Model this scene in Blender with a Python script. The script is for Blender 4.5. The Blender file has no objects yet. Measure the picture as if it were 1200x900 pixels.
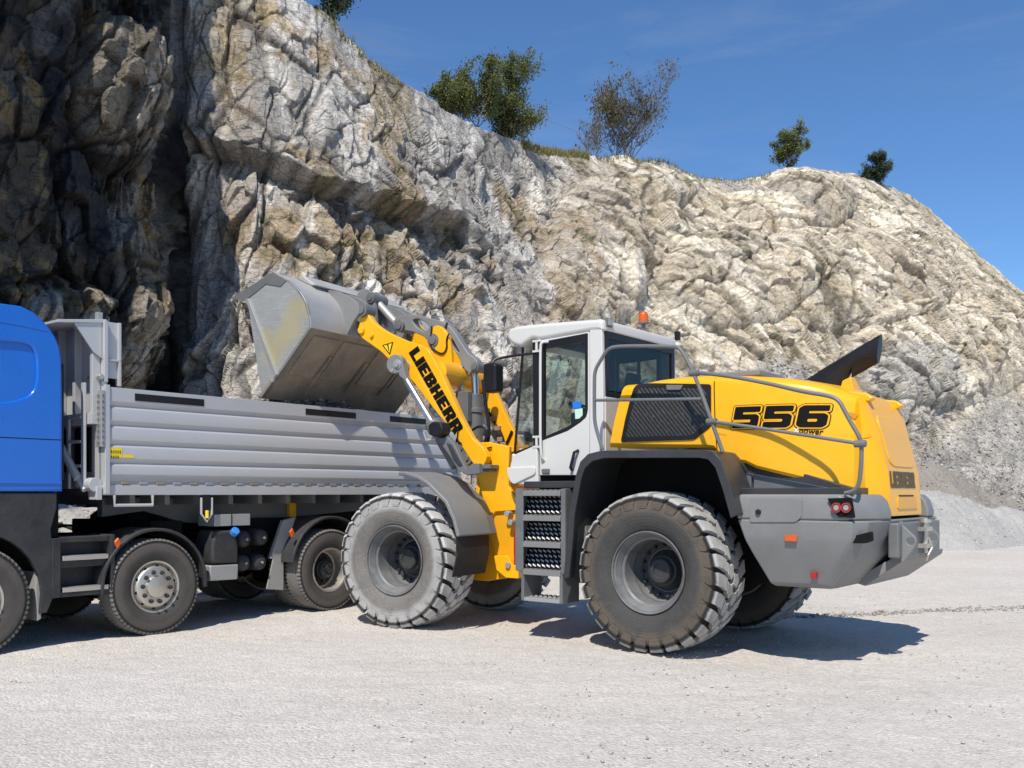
import bpy, bmesh, math, random
import numpy as np
from mathutils import Vector, Matrix
from mathutils.bvhtree import BVHTree
random.seed(7)
PI = math.pi
C = bpy.context.scene.collection
FOC, HY, EYE = 1100., 578., 1.57        # focal length (px of a 1200 px wide frame), horizon row, eye height

# ------------------------------------------------------------------ frames
class Frame:
    """A vehicle's own axes: x forward, y to its left, z up, standing on the ground."""
    def __init__(s, o, ang):
        t = math.radians(ang); s.o = o; s.f = (-math.cos(t), math.sin(t)); s.l = (-math.sin(t), -math.cos(t))
        s.yaw = math.atan2(s.f[1], s.f[0])
    def w(s, x, y, z):
        return Vector((s.o[0]+x*s.f[0]+y*s.l[0], s.o[1]+x*s.f[1]+y*s.l[1], z))
    def side(s, u, v, y):               # the survey point (u, v) of the photograph on the upright plane at lateral distance y -> (x, z)
        k = (u-600)/FOC; ox = s.o[0]+y*s.l[0]; oy = s.o[1]+y*s.l[1]
        x = (k*oy-ox)/(s.f[0]-k*s.f[1]); Z = oy+x*s.f[1]
        return (x, EYE-(v-HY)*Z/FOC)
    def back(s, u, v, x):               # the same on the upright cross plane at x -> (y, z)
        k = (u-600)/FOC; ox = s.o[0]+x*s.f[0]; oy = s.o[1]+x*s.f[1]
        y = (k*oy-ox)/(s.l[0]-k*s.l[1]); Z = oy+y*s.l[1]
        return (y, EYE-(v-HY)*Z/FOC)
    def sides(s, y, pts): return [s.side(u, v, y) for u, v in pts]
F = Frame((-.718, 12.066), 31)          # loader, front half
R = Frame((2.126, 10.279), 38)          # loader, rear half (articulated)
_t = math.radians(51.3)
T = Frame((0, 0), 0); T.f = (-math.cos(_t), -math.sin(_t)); T.l = (math.sin(_t), -math.cos(_t))
T.o = (-3.94-1.25*T.l[0], 10.42-1.25*T.l[1]); T.yaw = math.atan2(T.f[1], T.f[0])

# ------------------------------------------------------------------ materials
def nodes(name):
    m = bpy.data.materials.new(name); m.use_nodes = True; nt = m.node_tree; nt.nodes.clear()
    out = nt.nodes.new('ShaderNodeOutputMaterial'); b = nt.nodes.new('ShaderNodeBsdfPrincipled')
    nt.links.new(b.outputs[0], out.inputs[0]); return m, nt, b, out
def N(nt, t, **k):
    n = nt.nodes.new(t)
    for a, v in k.items():
        if a.startswith('i_'): n.inputs[a[2:].replace('_', ' ')].default_value = v
        else: setattr(n, a, v)
    return n
def noise(nt, sc, det=5, rough=.6, co=None, dist=0.):
    n = N(nt, 'ShaderNodeTexNoise'); n.inputs['Scale'].default_value = sc; n.inputs['Detail'].default_value = det
    n.inputs['Roughness'].default_value = rough; n.inputs['Distortion'].default_value = dist
    if co is not None: nt.links.new(co, n.inputs['Vector'])
    return n.outputs['Fac']
def ramp(nt, src, stops):
    r = N(nt, 'ShaderNodeValToRGB'); nt.links.new(src, r.inputs[0]); cr = r.color_ramp
    while len(cr.elements) < len(stops): cr.elements.new(.5)
    for e, (p, c) in zip(cr.elements, stops):
        e.position = p; e.color = (c, c, c, 1) if isinstance(c, (int, float)) else (*c, 1)
    return r.outputs[0]
def mix(nt, fac, a, b, mode='MIX'):
    m = N(nt, 'ShaderNodeMix', data_type='RGBA', blend_type=mode)
    for i, v in ((0, fac), (6, a), (7, b)):
        if isinstance(v, bpy.types.NodeSocket): nt.links.new(v, m.inputs[i])
        elif isinstance(v, (int, float)): m.inputs[i].default_value = v if i == 0 else (v, v, v, 1)
        else: m.inputs[i].default_value = (*v, 1)
    return m.outputs[2]
def math_(nt, op, a, b=0., c=None):
    m = N(nt, 'ShaderNodeMath', operation=op)
    for i, v in enumerate((a, b, c)):
        if v is None: continue
        if isinstance(v, bpy.types.NodeSocket): nt.links.new(v, m.inputs[i])
        else: m.inputs[i].default_value = v
    return m.outputs[0]
def bump(nt, b, h, st=.3, d=.02):
    n = N(nt, 'ShaderNodeBump'); n.inputs['Strength'].default_value = st; n.inputs['Distance'].default_value = d
    nt.links.new(h, n.inputs['Height']); nt.links.new(n.outputs[0], b.inputs['Normal'])
def objco(nt): return N(nt, 'ShaderNodeTexCoord').outputs['Object']
MATS = {}
def paint(name, col, rough=.4, metal=0., dust=.25, dcol=(.42, .39, .35), coat=0., bmp=.03, dscale=3., low=None):
    """painted or cast surface with uneven dust; low=(z0,z1): more dust towards the ground"""
    m, nt, b, out = nodes(name); co = objco(nt)
    n1 = noise(nt, dscale, 8, .65, co, .4); n2 = noise(nt, dscale*14, 6, .7, co)
    k = ramp(nt, math_(nt, 'MULTIPLY_ADD', n2, .4, math_(nt, 'MULTIPLY', n1, .8)), [(.45, 0.), (.85, 1.)])
    up = N(nt, 'ShaderNodeNewGeometry'); sp = N(nt, 'ShaderNodeSeparateXYZ'); nt.links.new(up.outputs['Normal'], sp.inputs[0])
    upf = ramp(nt, sp.outputs[2], [(.2, 0.), (.95, .45)])
    fac = math_(nt, 'MULTIPLY', k, dust); fac = math_(nt, 'MULTIPLY_ADD', upf, dust, fac)
    if low:
        ps = N(nt, 'ShaderNodeSeparateXYZ'); nt.links.new(up.outputs['Position'], ps.inputs[0])
        mr = N(nt, 'ShaderNodeMapRange'); nt.links.new(ps.outputs[2], mr.inputs[0])
        mr.inputs[1].default_value = low[0]; mr.inputs[2].default_value = low[1]; mr.inputs[3].default_value = low[2]; mr.inputs[4].default_value = 0.
        fac = math_(nt, 'ADD', fac, math_(nt, 'MULTIPLY', mr.outputs[0], math_(nt, 'ADD', n1, .15)))
    fac = math_(nt, 'MINIMUM', fac, .92)
    var = mix(nt, n1, tuple(c*.90 for c in col), tuple(min(1, c*1.06) for c in col))
    nt.links.new(mix(nt, fac, var, dcol), b.inputs['Base Color'])
    b.inputs['Metallic'].default_value = metal
    nt.links.new(math_(nt, 'MULTIPLY_ADD', fac, .8-rough, math_(nt, 'MULTIPLY_ADD', n1, .12, rough-.05)), b.inputs['Roughness'])
    if coat: b.inputs['Coat Weight'].default_value = coat; b.inputs['Coat Roughness'].default_value = .12
    bump(nt, b, math_(nt, 'ADD', n2, n1), bmp, .01)
    MATS[name] = m; return m
paint('yellow paint', (.90, .43, .002), .33, dust=.05, coat=.15, bmp=.012, dcol=(.62, .48, .22))
paint('white paint', (.64, .625, .585), .32, dust=.10, coat=.3, bmp=.01)
paint('blue paint', (.002, .125, .56), .26, dust=.05, coat=.6, bmp=.008, dcol=(.1, .2, .45))
paint('grey casting', (.19, .19, .186), .48, dust=.30, bmp=.12, dcol=(.30, .29, .27))
paint('grey plastic', (.19, .19, .187), .42, dust=.22, bmp=.03, dcol=(.33, .32, .30))
paint('dark grey paint', (.125, .13, .133), .38, dust=.3, bmp=.04, dcol=(.26, .25, .23))
paint('charcoal plastic', (.032, .033, .036), .36, dust=.12, bmp=.02, dcol=(.2, .19, .18))
paint('black plastic', (.010, .010, .011), .40, dust=.06, bmp=.02, dcol=(.14, .13, .12))
paint('inner black', (.007, .007, .0075), .7, dust=.12, bmp=.03, dcol=(.04, .037, .034))
paint('truck trim', (.022, .023, .026), .42, dust=.22, bmp=.03, dcol=(.22, .2, .18))
paint('bed silver', (.51, .51, .505), .42, metal=.25, dust=.16, bmp=.02, dcol=(.40, .39, .37))
paint('bed dark', (.12, .12, .125), .5, dust=.2, bmp=.03)
paint('bucket steel', (.38, .385, .38), .40, metal=.3, dust=.6, bmp=.10, dcol=(.50, .47, .42), dscale=2.2)
paint('bucket floor', (.19, .17, .145), .55, metal=.2, dust=.9, bmp=.2, dcol=(.42, .355, .26), dscale=2.6)
paint('bucket yellow dust', (.30, .30, .28), .5, dust=1.0, bmp=.1, dcol=(.52, .43, .19), dscale=3.)
paint('chrome rod', (.62, .62, .62), .28, metal=1., dust=.03, bmp=.0)
paint('polished steel', (.60, .56, .49), .38, metal=.8, dust=.35, bmp=.05, dcol=(.45, .42, .36), dscale=8)
paint('galvanised steel', (.42, .42, .41), .45, metal=.5, dust=.35, bmp=.05, dcol=(.4, .38, .34), dscale=7)
paint('rim grey', (.105, .108, .11), .42, dust=.3, bmp=.05, dcol=(.40, .39, .37), dscale=6)
paint('hub dark', (.035, .036, .038), .5, dust=.3, bmp=.05, dcol=(.12, .11, .1))
paint('red lens', (.36, .012, .012), .15, dust=.05, bmp=0)
paint('orange lens', (.62, .10, .008), .18, dust=.05, bmp=0)
paint('rust brown', (.22, .17, .12), .7, dust=.5, bmp=.1, dcol=(.42, .38, .3), dscale=12)
paint('sticker yellow', (.86, .62, .02), .4, dust=.05, bmp=0)
paint('sticker blue', (.02, .18, .62), .4, dust=0, bmp=0)
paint('sticker pale', (.55, .75, .60), .5, dust=0, bmp=0)
paint('lettering black', (.006, .0055, .005), .6, dust=.0, bmp=0)
paint('lettering brown', (.10, .055, .015), .4, dust=.1, bmp=0)
paint('lettering white', (.8, .8, .78), .4, dust=.02, bmp=0)
paint('seat cloth', (.10, .085, .07), .85, dust=.1, bmp=.1)
paint('dark red cloth', (.10, .012, .014), .8, dust=.02, bmp=.1)
paint('cap blue', (.02, .22, .65), .35, dust=.1, bmp=0)
paint('mud flap grey', (.26, .25, .23), .7, dust=.6, bmp=.05)
paint('rubber flap', (.03, .029, .028), .6, dust=.25, bmp=.04, dcol=(.16, .14, .12))
paint('shaded yellow paint', (.80, .36, .004), .35, dust=.05, bmp=.01)  # darker copy of the yellow, shade mixed into the colour
paint('wood grip', (.03, .03, .03), .5)

for n_, v_ in (('lettering black', .12), ('inner black', .12), ('black plastic', .3), ('charcoal plastic', .35), ('yellow paint', .38), ('rubber flap', .25), ('lettering brown', .15), ('hub dark', .3), ('truck trim', .35)):
    for q_ in MATS[n_].node_tree.nodes:
        if q_.type == 'BSDF_PRINCIPLED': q_.inputs['Specular IOR Level'].default_value = v_

def glass(name, tint=(.82, .92, .87), refl=.5, alpha=.15):
    m, nt, b, out = nodes(name)
    nt.nodes.remove(b)
    tr = N(nt, 'ShaderNodeBsdfTransparent'); tr.inputs[0].default_value = (*tint, 1)
    gl = N(nt, 'ShaderNodeBsdfGlossy'); gl.inputs[1].default_value = .02; gl.inputs[0].default_value = (.9, .95, .95, 1)
    fr = N(nt, 'ShaderNodeFresnel'); fr.inputs[0].default_value = 1.5
    mx = N(nt, 'ShaderNodeMixShader'); nt.links.new(math_(nt, 'MULTIPLY_ADD', fr.outputs[0], refl, .01), mx.inputs[0])
    nt.links.new(tr.outputs[0], mx.inputs[1]); nt.links.new(gl.outputs[0], mx.inputs[2])
    df = N(nt, 'ShaderNodeBsdfDiffuse'); df.inputs[0].default_value = (.35, .42, .38, 1)
    m2 = N(nt, 'ShaderNodeMixShader'); m2.inputs[0].default_value = alpha
    nt.links.new(mx.outputs[0], m2.inputs[1]); nt.links.new(df.outputs[0], m2.inputs[2]); nt.links.new(m2.outputs[0], out.inputs[0])
    MATS[name] = m
glass('cab glass', (.84, .89, .86), refl=.3, alpha=.015); glass('shade tinted glass', (.50, .52, .50), .16, .01)  # rear pane's dark tint stands in for shade inside the cab

def grille_mat():
    m, nt, b, out = nodes('grille mesh'); co = objco(nt)
    mp = N(nt, 'ShaderNodeMapping'); mp.inputs['Rotation'].default_value = (0, PI/4, .4); nt.links.new(co, mp.inputs[0])
    wv = N(nt, 'ShaderNodeTexWave'); wv.inputs['Scale'].default_value = 9; wv.bands_direction = 'X'; nt.links.new(mp.outputs[0], wv.inputs[0])
    n = noise(nt, 30, 4, .6, co)
    c = mix(nt, wv.outputs['Fac'], (.006, .006, .006), (.045, .044, .04)); c = mix(nt, ramp(nt, n, [(.55, 0.), (.75, .5)]), c, (.13, .12, .10))
    nt.links.new(c, b.inputs['Base Color']); b.inputs['Roughness'].default_value = .42
    bump(nt, b, wv.outputs['Fac'], .5, .006); MATS['grille mesh'] = m
grille_mat()
def tyre_mat(name, lug, wall, ring, rad, face):
    """tyre in its own axes (axle = local y): colour by radius; lug tops dusty, sidewall dark, grooves painted black as shade"""
    m, nt, b, out = nodes(name); co = objco(nt)
    sp = N(nt, 'ShaderNodeSeparateXYZ'); nt.links.new(co, sp.inputs[0])
    r = math_(nt, 'SQRT', math_(nt, 'ADD', math_(nt, 'POWER', sp.outputs[0], 2.), math_(nt, 'POWER', sp.outputs[2], 2.)))
    n1 = noise(nt, 5, 8, .65, co, .5); n2 = noise(nt, 45, 6, .75, co)
    rr = math_(nt, 'MULTIPLY_ADD', math_(nt, 'SUBTRACT', n1, .5), .05*rad, math_(nt, 'DIVIDE', r, rad))
    c = ramp(nt, rr, [(.50, wall), (.73, tuple(x*1.1 for x in wall)), (.80, ring), (.90, ring), (.925, (.02, .019, .018)), (.955, (.03, .029, .028)), (.975, lug)])  # dark band by radius puts shade into the tread grooves
    c = mix(nt, ramp(nt, n2, [(.5, 0.), (.8, .35)]), c, tuple(min(.6, x*1.4+.02) for x in ring))
    c = mix(nt, ramp(nt, n1, [(.3, .35), (.55, 0.)]), c, tuple(x*.45 for x in wall))
    nt.links.new(c, b.inputs['Base Color']); b.inputs['Roughness'].default_value = .82; b.inputs['Specular IOR Level'].default_value = .25
    # moulded rings on the sidewall
    w = math_(nt, 'SINE', math_(nt, 'MULTIPLY', r, 150/rad))
    bump(nt, b, math_(nt, 'ADD', math_(nt, 'MULTIPLY', n2, .6), math_(nt, 'MULTIPLY', w, .12)), .45, .008)
    MATS[name] = m
tyre_mat('tyre dusty grey', (.50, .49, .475), (.16, .148, .135), (.37, .36, .345), .785, 1)
tyre_mat('tyre brown mud', (.40, .39, .37), (.060, .057, .054), (.115, .094, .074), .785, 1)
tyre_mat('truck tyre', (.20, .185, .165), (.070, .063, .056), (.105, .092, .080), .53, 1)

# ------------------------------------------------------------------ mesh helpers
def finish(me, mat, smooth=35):
    if isinstance(mat, str): mat = MATS[mat]
    me.materials.append(mat)
    if smooth:
        me.polygons.foreach_set('use_smooth', [True]*len(me.polygons))
        me.set_sharp_from_angle(angle=math.radians(smooth))
    return me
def link(name, me, parent=None, loc=None):
    o = bpy.data.objects.new(name, me); C.objects.link(o)
    if parent is not None: o.parent = parent
    if loc is not None: o.location = loc
    return o
def bevel(o, w, seg=2, ang=30):
    m = o.modifiers.new('bevel', 'BEVEL'); m.width = w; m.segments = seg; m.limit_method = 'ANGLE'; m.angle_limit = math.radians(ang); m.harden_normals = True
    return o
class B:
    """collects shapes given in a frame's metric axes and links them as ONE mesh"""
    def __init__(s, fr=None, org=(0, 0, 0)): s.v = []; s.f = []; s.fr = fr; s.org = Vector(org)
    def P(s, p):
        return (s.fr.w(*p) if s.fr else Vector(p)) - s.org
    def add(s, vs, fs):
        n = len(s.v); s.v += [s.P(p) for p in vs]; s.f += [tuple(n+i for i in f) for f in fs]; return s
    def box(s, x0, x1, y0, y1, z0, z1):
        return s.add([(x, y, z) for x in (x0, x1) for y in (y0, y1) for z in (z0, z1)],
                     [(0, 1, 3, 2), (4, 6, 7, 5), (0, 4, 5, 1), (2, 3, 7, 6), (0, 2, 6, 4), (1, 5, 7, 3)])
    def prism(s, pts, y0, y1):              # pts in (x,z)
        n = len(pts)
        return s.add([(x, y0, z) for x, z in pts]+[(x, y1, z) for x, z in pts],
                     [tuple(range(n)), tuple(range(2*n-1, n-1, -1))]+[(i, (i+1) % n, n+(i+1) % n, n+i) for i in range(n)])
    def prismx(s, pts, x0, x1):             # pts in (y,z)
        n = len(pts)
        return s.add([(x0, y, z) for y, z in pts]+[(x1, y, z) for y, z in pts],
                     [tuple(range(n)), tuple(range(2*n-1, n-1, -1))]+[(i, (i+1) % n, n+(i+1) % n, n+i) for i in range(n)])
    def band(s, pts, y0, y1, t, closed=False):   # a sheet of thickness t swept along (x,z) pts
        n = len(pts); nor = []
        for i in range(n):
            a = pts[max(i-1, 0)]; b = pts[min(i+1, n-1)]; dx, dz = b[0]-a[0], b[1]-a[1]; L = math.hypot(dx, dz) or 1
            nor.append((-dz/L, dx/L))
        inn = [(p[0]+q[0]*t, p[1]+q[1]*t) for p, q in zip(pts, nor)]
        vs = []
        for p, q in zip(pts, inn): vs += [(p[0], y0, p[1]), (p[0], y1, p[1]), (q[0], y1, q[1]), (q[0], y0, q[1])]
        fs = []
        for i in range(n-1):
            a, b = 4*i, 4*i+4
            for k in range(4): fs.append((a+k, a+(k+1) % 4, b+(k+1) % 4, b+k))
        fs += [(3, 2, 1, 0), tuple(4*(n-1)+k for k in range(4))]
        return s.add(vs, fs)
    def loft(s, secs, close=True, cap=True):
        n = len(secs[0]); vs = [p for q in secs for p in q]; fs = []
        for i in range(len(secs)-1):
            for k in range(n if close else n-1):
                a = i*n+k; b = i*n+(k+1) % n; fs.append((a, b, b+n, a+n))
        if cap: fs += [tuple(range(n-1, -1, -1)), tuple((len(secs)-1)*n+k for k in range(n))]
        return s.add(vs, fs)
    def tube(s, path, r, n=10, cap=True):
        P = [Vector(p) for p in path]; rr = r if isinstance(r, (list, tuple)) else [r]*len(P); secs = []; ref = None
        for i, p in enumerate(P):
            d = (P[min(i+1, len(P)-1)]-P[max(i-1, 0)]).normalized()
            if ref is None: ref = d.orthogonal().normalized()
            a = (ref-d*ref.dot(d)).normalized(); ref = a; b = d.cross(a)
            secs.append([tuple(p+(a*math.cos(2*PI*k/n)+b*math.sin(2*PI*k/n))*rr[i]) for k in range(n)])
        return s.loft(secs, True, cap)
    def cyl(s, p0, p1, r, n=24, r2=None): return s.tube([p0, p1], [r, r if r2 is None else r2], n)
    def lathe(s, prof, c=(0, 0, 0), n=48, arc=None):    # prof (y, r) about the y axis through c
        a0, a1 = arc or (0, 2*PI); full = arc is None; m = n if full else n+1
        vs = []
        for i in range(m):
            t = a0+(a1-a0)*i/n
            vs += [(c[0]+r*math.cos(t), c[1]+y, c[2]+r*math.sin(t)) for y, r in prof]
        k = len(prof); fs = []
        for i in range(n):
            a = i*k; b = ((i+1) % m)*k
            for j in range(k-1): fs.append((a+j, a+j+1, b+j+1, b+j))
        return s.add(vs, fs)
    def build(s, name, mat, parent=None, bev=0, smooth=35, seg=2, loc=None):
        me = bpy.data.meshes.new(name); me.from_pydata([tuple(v) for v in s.v], [], s.f)
        bm = bmesh.new(); bm.from_mesh(me); bmesh.ops.recalc_face_normals(bm, faces=bm.faces); bm.to_mesh(me); bm.free()
        me.update(); finish(me, mat, smooth); o = link(name, me, parent, loc)
        if bev: bevel(o, bev, seg)
        return o
def smoothpath(pts, k=4, closed=False):
    """rounds the corners of a polyline (Chaikin)"""
    for _ in range(k if k < 4 else 3):
        q = [pts[0]] if not closed else []
        rng = range(len(pts)-1) if not closed else range(len(pts))
        for i in rng:
            a = pts[i]; b = pts[(i+1) % len(pts)]
            q += [tuple(.75*x+.25*y for x, y in zip(a, b)), tuple(.25*x+.75*y for x, y in zip(a, b))]
        if not closed: q.append(pts[-1])
        pts = q
    return pts
def fillet(pts, r, n=3):
    """rounds each corner of a closed 2D outline by radius-like distance r"""
    out = []
    for i in range(len(pts)):
        p = Vector(pts[i]); a = Vector(pts[i-1]); b = Vector(pts[(i+1) % len(pts)])
        da = (a-p); db = (b-p); ra = min(r, da.length*.45); rb = min(r, db.length*.45)
        A = p+da.normalized()*ra; D = p+db.normalized()*rb
        for k in range(n+1):
            t = k/n; out.append(tuple(A*(1-t)**2+p*2*t*(1-t)+D*t*t))
    return out
def flat(loops, ext=.01, bev=0., off=0., text=None, res=3, shear=0.):
    """filled 2D outline(s), holes allowed -> list of 3D verts (x,y,depth) and faces"""
    cu = bpy.data.curves.new('outline', 'FONT' if text else 'CURVE')
    if text: cu.body = text; cu.shear = shear; cu.size = 1.
    else:
        cu.dimensions = '2D'
        for lp in loops:
            sp = cu.splines.new('POLY'); sp.points.add(len(lp)-1)
            for p, q in zip(sp.points, lp): p.co = (q[0], q[1], 0, 1)
            sp.use_cyclic_u = True
    cu.fill_mode = 'BOTH'; cu.extrude = ext/2; cu.offset = off; cu.resolution_u = 4
    if bev: cu.bevel_depth = bev; cu.bevel_resolution = res; cu.offset = off-bev; cu.extrude = max(ext/2-bev, .0001)
    ob = bpy.data.objects.new('outline', cu); me = bpy.data.meshes.new_from_object(ob)
    V = [tuple(v.co) for v in me.vertices]; Fc = [tuple(p.vertices) for p in me.polygons]
    bpy.data.objects.remove(ob); bpy.data.curves.remove(cu); bpy.data.meshes.remove(me)
    return V, Fc
def plate(b, loops, y, ext=.02, bev=0., off=0.):
    """upright plate in (x,z) at lateral y (centre of its thickness)"""
    V, Fc = flat(loops, ext, bev, off); b.add([(p[0], y+p[2], p[1]) for p in V], Fc); return b
def tag(o, label, cat, group=None, kind=None):
    if label: o['label'] = label
    if cat: o['category'] = cat
    if group: o['group'] = group
    if kind: o['kind'] = kind
    return o
def empty(name, loc, label=None, cat=None, group=None):
    o = bpy.data.objects.new(name, None); C.objects.link(o); o.location = loc; o.empty_display_size = .3
    return tag(o, label, cat, group)

# ------------------------------------------------------------------ lettering (heavy block capitals drawn as outlines)
GL = {
 'L': ([[(0, 0), (.62, 0), (.62, .26), (.30, .26), (.30, 1), (0, 1)]], .66),
 'I': ([[(0, 0), (.30, 0), (.30, 1), (0, 1)]], .35),
 'E': ([[(0, 0), (.62, 0), (.62, .24), (.30, .24), (.30, .39), (.55, .39), (.55, .61), (.30, .61), (.30, .76), (.62, .76), (.62, 1), (0, 1)]], .67),
 'B': ([[(0, 0), (.55, 0), (.68, .1), (.68, .42), (.60, .51), (.67, .6), (.67, .9), (.55, 1), (0, 1)], [(.30, .22), (.30, .40), (.40, .40), (.40, .22)], [(.30, .61), (.30, .78), (.39, .78), (.39, .61)]], .73),
 'H': ([[(0, 0), (.29, 0), (.29, .38), (.42, .38), (.42, 0), (.71, 0), (.71, 1), (.42, 1), (.42, .62), (.29, .62), (.29, 1), (0, 1)]], .76),
 'R': ([[(0, 0), (.30, 0), (.30, .34), (.34, .34), (.42, 0), (.73, 0), (.60, .42), (.68, .52), (.68, .9), (.57, 1), (0, 1)], [(.30, .54), (.30, .78), (.40, .78), (.40, .54)]], .75),
}
def word(txt):
    loops = []; x = 0
    for ch in txt:
        ls, adv = GL[ch]; loops.append([[(p[0]+x, p[1]) for p in l] for l in ls]); x += adv
    return loops, x-.05
def letters(b, fr, txt, O, X, U, y, ext=.004, hit=None):
    """word laid on an upright plane: O baseline start, X baseline end, U top of first letter, all (x,z)"""
    gl, wd = word(txt)
    for ls in gl:
        V, Fc = flat(ls, .01)
        vs = []
        for px, py, pz in V:
            a = px/wd; q = (O[0]+(X[0]-O[0])*a+(U[0]-O[0])*py, O[1]+(X[1]-O[1])*a+(U[1]-O[1])*py)
            vs.append((q[0], (y if hit is None else hit(q[0], q[1], y))+(ext if pz > 0 else 0), q[1]))
        b.add(vs, Fc)
    return b
# ================================================================== WHEEL LOADER
LO = Vector((.7, 11.2, 0))
loader = empty('wheel_loader', LO, 'yellow and grey wheel loader numbered 556 raising its tipped bucket over the truck bed', 'wheel loader')
def FB(): return B(F, LO)
def RB(): return B(R, LO)
MESH = {}
def lugtyre():
    """big earthmover tyre, axle = y, outer face at y=+.3"""
    b = B(); Rr = .755
    half = [(.235, .40), (.262, .43), (.292, .50), (.305, .58), (.303, .66), (.296, .69), (.280, .716), (.245, .732), (.12, .738)]
    prof = half+[(-y, r) for y, r in half[::-1]]
    b.lathe([(.20, .385)]+prof+[(-.20, .385)], n=84)
    nl = 27; dt = 2*PI/nl
    def lug(th, rows, side):
        # rows: (y, r_top, r_base, angular centre offset, angular half width)
        vs = []; fs = []
        for y, rt, rb, oc, hw in rows:
            for rad in (rb, rt):
                for sg in (-1, 1):
                    k = .86 if rad == rt else 1.0
                    t = th+oc+sg*hw*k; vs.append((rad*math.cos(t), side*y, rad*math.sin(t)))
        n = len(rows)
        for i in range(n-1):
            a, c = 4*i, 4*i+4
            fs += [(a+2, a+3, c+3, c+2), (a, a+2, c+2, c), (a+3, a+1, c+1, c+3)]
        fs += [(0, 1, 3, 2), (4*n-4, 4*n-2, 4*n-1, 4*n-3)]
        b.add(vs, fs)
    for side in (1, -1):
        for i in range(nl):
            th = dt*(i+(.5 if side < 0 else 0)); j = random.uniform(-.012, .012)*dt
            lug(th+j, [(.309, .665, .640, -.02*dt, .30*dt), (.3115, .712, .68, 0, .36*dt), (.310, .757, .69, .01*dt, .385*dt), (.292, .783, .70, .03*dt, .395*dt), (.215, .795, .72, .16*dt, .39*dt), (.135, .800, .73, .38*dt, .37*dt)], side)
            lug(th+j+.52*dt, [(.115, .801, .73, 0, .36*dt), (.062, .803, .73, .26*dt, .38*dt), (.008, .803, .73, .10*dt, .35*dt)], side)
    return b
def make_wheel(key, tyre, y_sign):
    b = lugtyre(); o = b.build('tyre', tyre, smooth=28); MESH[key+'tyre'] = o.data; bpy.data.objects.remove(o)
    b = B(); b.lathe([(.243, .392), (.268, .397), (.272, .407), (.262, .412), (.245, .405), (.238, .38), (.215, .372), (.19, .352), (.165, .346), (.15, .325), (.07, .318), (-.10, .312), (-.135, .30), (-.15, .2)], n=72)
    b.lathe([(-.243, .40), (-.262, .405), (-.262, .38), (-.1, .318), (-.02, .312)], n=48)
    o = b.build('rim', 'rim grey', smooth=40); MESH[key+'rim'] = o.data; bpy.data.objects.remove(o)
    b = B(); b.lathe([(-.14, .302), (-.135, .295), (-.14, .235), (-.15, .215), (-.13, .20), (-.07, .165), (-.05, .158), (-.04, .135), (-.01, .13), (.01, .115), (.015, .075), (.0, .07), (.0, .0)], n=48)
    for i in range(16):
        t = 2*PI*i/16; c = (.262*math.cos(t), 0, .262*math.sin(t))
        b.cyl((c[0], -.14, c[2]), (c[0], -.10, c[2]), .019, 6); b.cyl((c[0], -.10, c[2]), (c[0], -.085, c[2]), .010, 8)
    o = b.build('hub', 'hub dark', smooth=30); MESH[key+'hub'] = o.data; bpy.data.objects.remove(o)
make_wheel('f', 'tyre dusty grey', 1); make_wheel('r', 'tyre brown mud', 1)
def put_wheel(key, fr, y, z=.785, rot=0.):
    e = bpy.data.objects.new('wheel', None); C.objects.link(e); e.parent = loader
    e.location = fr.w(0, y, z)-LO; e.rotation_euler = (0, rot, fr.yaw+(0 if y > 0 else PI)); e.rotation_mode = 'XYZ'
    for k in ('tyre', 'rim', 'hub'):
        link(k, MESH[key+k], e)
put_wheel('r', R, 1.025, rot=.1); put_wheel('r', R, -1.025, rot=.33)
put_wheel('f', F, 1.025, rot=.2); put_wheel('f', F, -1.025, rot=.4)
# axles
b = FB(); b.cyl((0, -.95, .785), (0, .95, .785), .17); b.cyl((0, -.35, .785), (0, .35, .785), .3); b.build('front_axle', 'hub dark', loader, .02)
b = RB(); b.cyl((0, -.95, .785), (0, .95, .785), .17); b.cyl((0, -.35, .785), (0, .35, .785), .3); b.build('rear_axle', 'hub dark', loader, .02)

# ---- rear frame (under cab and engine)
b = RB(); b.prism([(1.5, .55), (1.62, .9), (1.6, 1.45), (.9, 1.62), (-.9, 1.55), (-1.2, 1.2), (-1.2, .75), (-.6, .6), (.6, .62)], -.42, .42)
b.box(-.9, 1.3, -.55, .55, 1.50, 1.68); b.build('rear_chassis', 'inner black', loader, .01)
b = RB(); b.cyl((1.62, 0, .5), (1.62, 0, 1.5), .10); b.box(1.45, 1.75, -.25, .25, .62, .70); b.box(1.45, 1.75, -.25, .25, 1.3, 1.38)
b.build('articulation_joint', 'inner black', loader, .01)

# ---- front frame
tower = F.sides(.46, [(535, 520), (573, 518), (597, 523), (596, 545), (596, 570), (604, 583), (605, 598), (580, 600), (572, 612), (560, 560), (545, 548), (533, 535)])
b = FB(); b.prism(tower, .40, .46); b.prism(tower, -.46, -.40)
b.prism([(p[0]*1., p[1]) for p in F.sides(.40, [(560, 540), (592, 528), (592, 570), (570, 600), (556, 590)])], -.40, .40)
b.build('front_frame', 'yellow paint', loader, .012)
b = FB(); low = F.sides(.42, [(566, 598), (605, 599), (606, 640), (609, 678), (593, 677), (582, 660), (577, 640)])
b.prism(low, .36, .42); b.prism(low, -.42, -.36)
b.prism([(.5, .55), (.55, 1.3), (-.5, 1.5), (-1.22, 1.45), (-1.25, .6), (-.7, .50)], -.36, .36)
b.build('lower_front_frame', 'shaded yellow paint', loader, .012)
b = FB(); b.prism(F.sides(.47, [(580, 651), (596, 651), (602, 662), (609, 662), (609, 678), (594, 677), (583, 668)]), .425, .50)
b.build('frame_corner', 'yellow paint', loader, .01)
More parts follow.
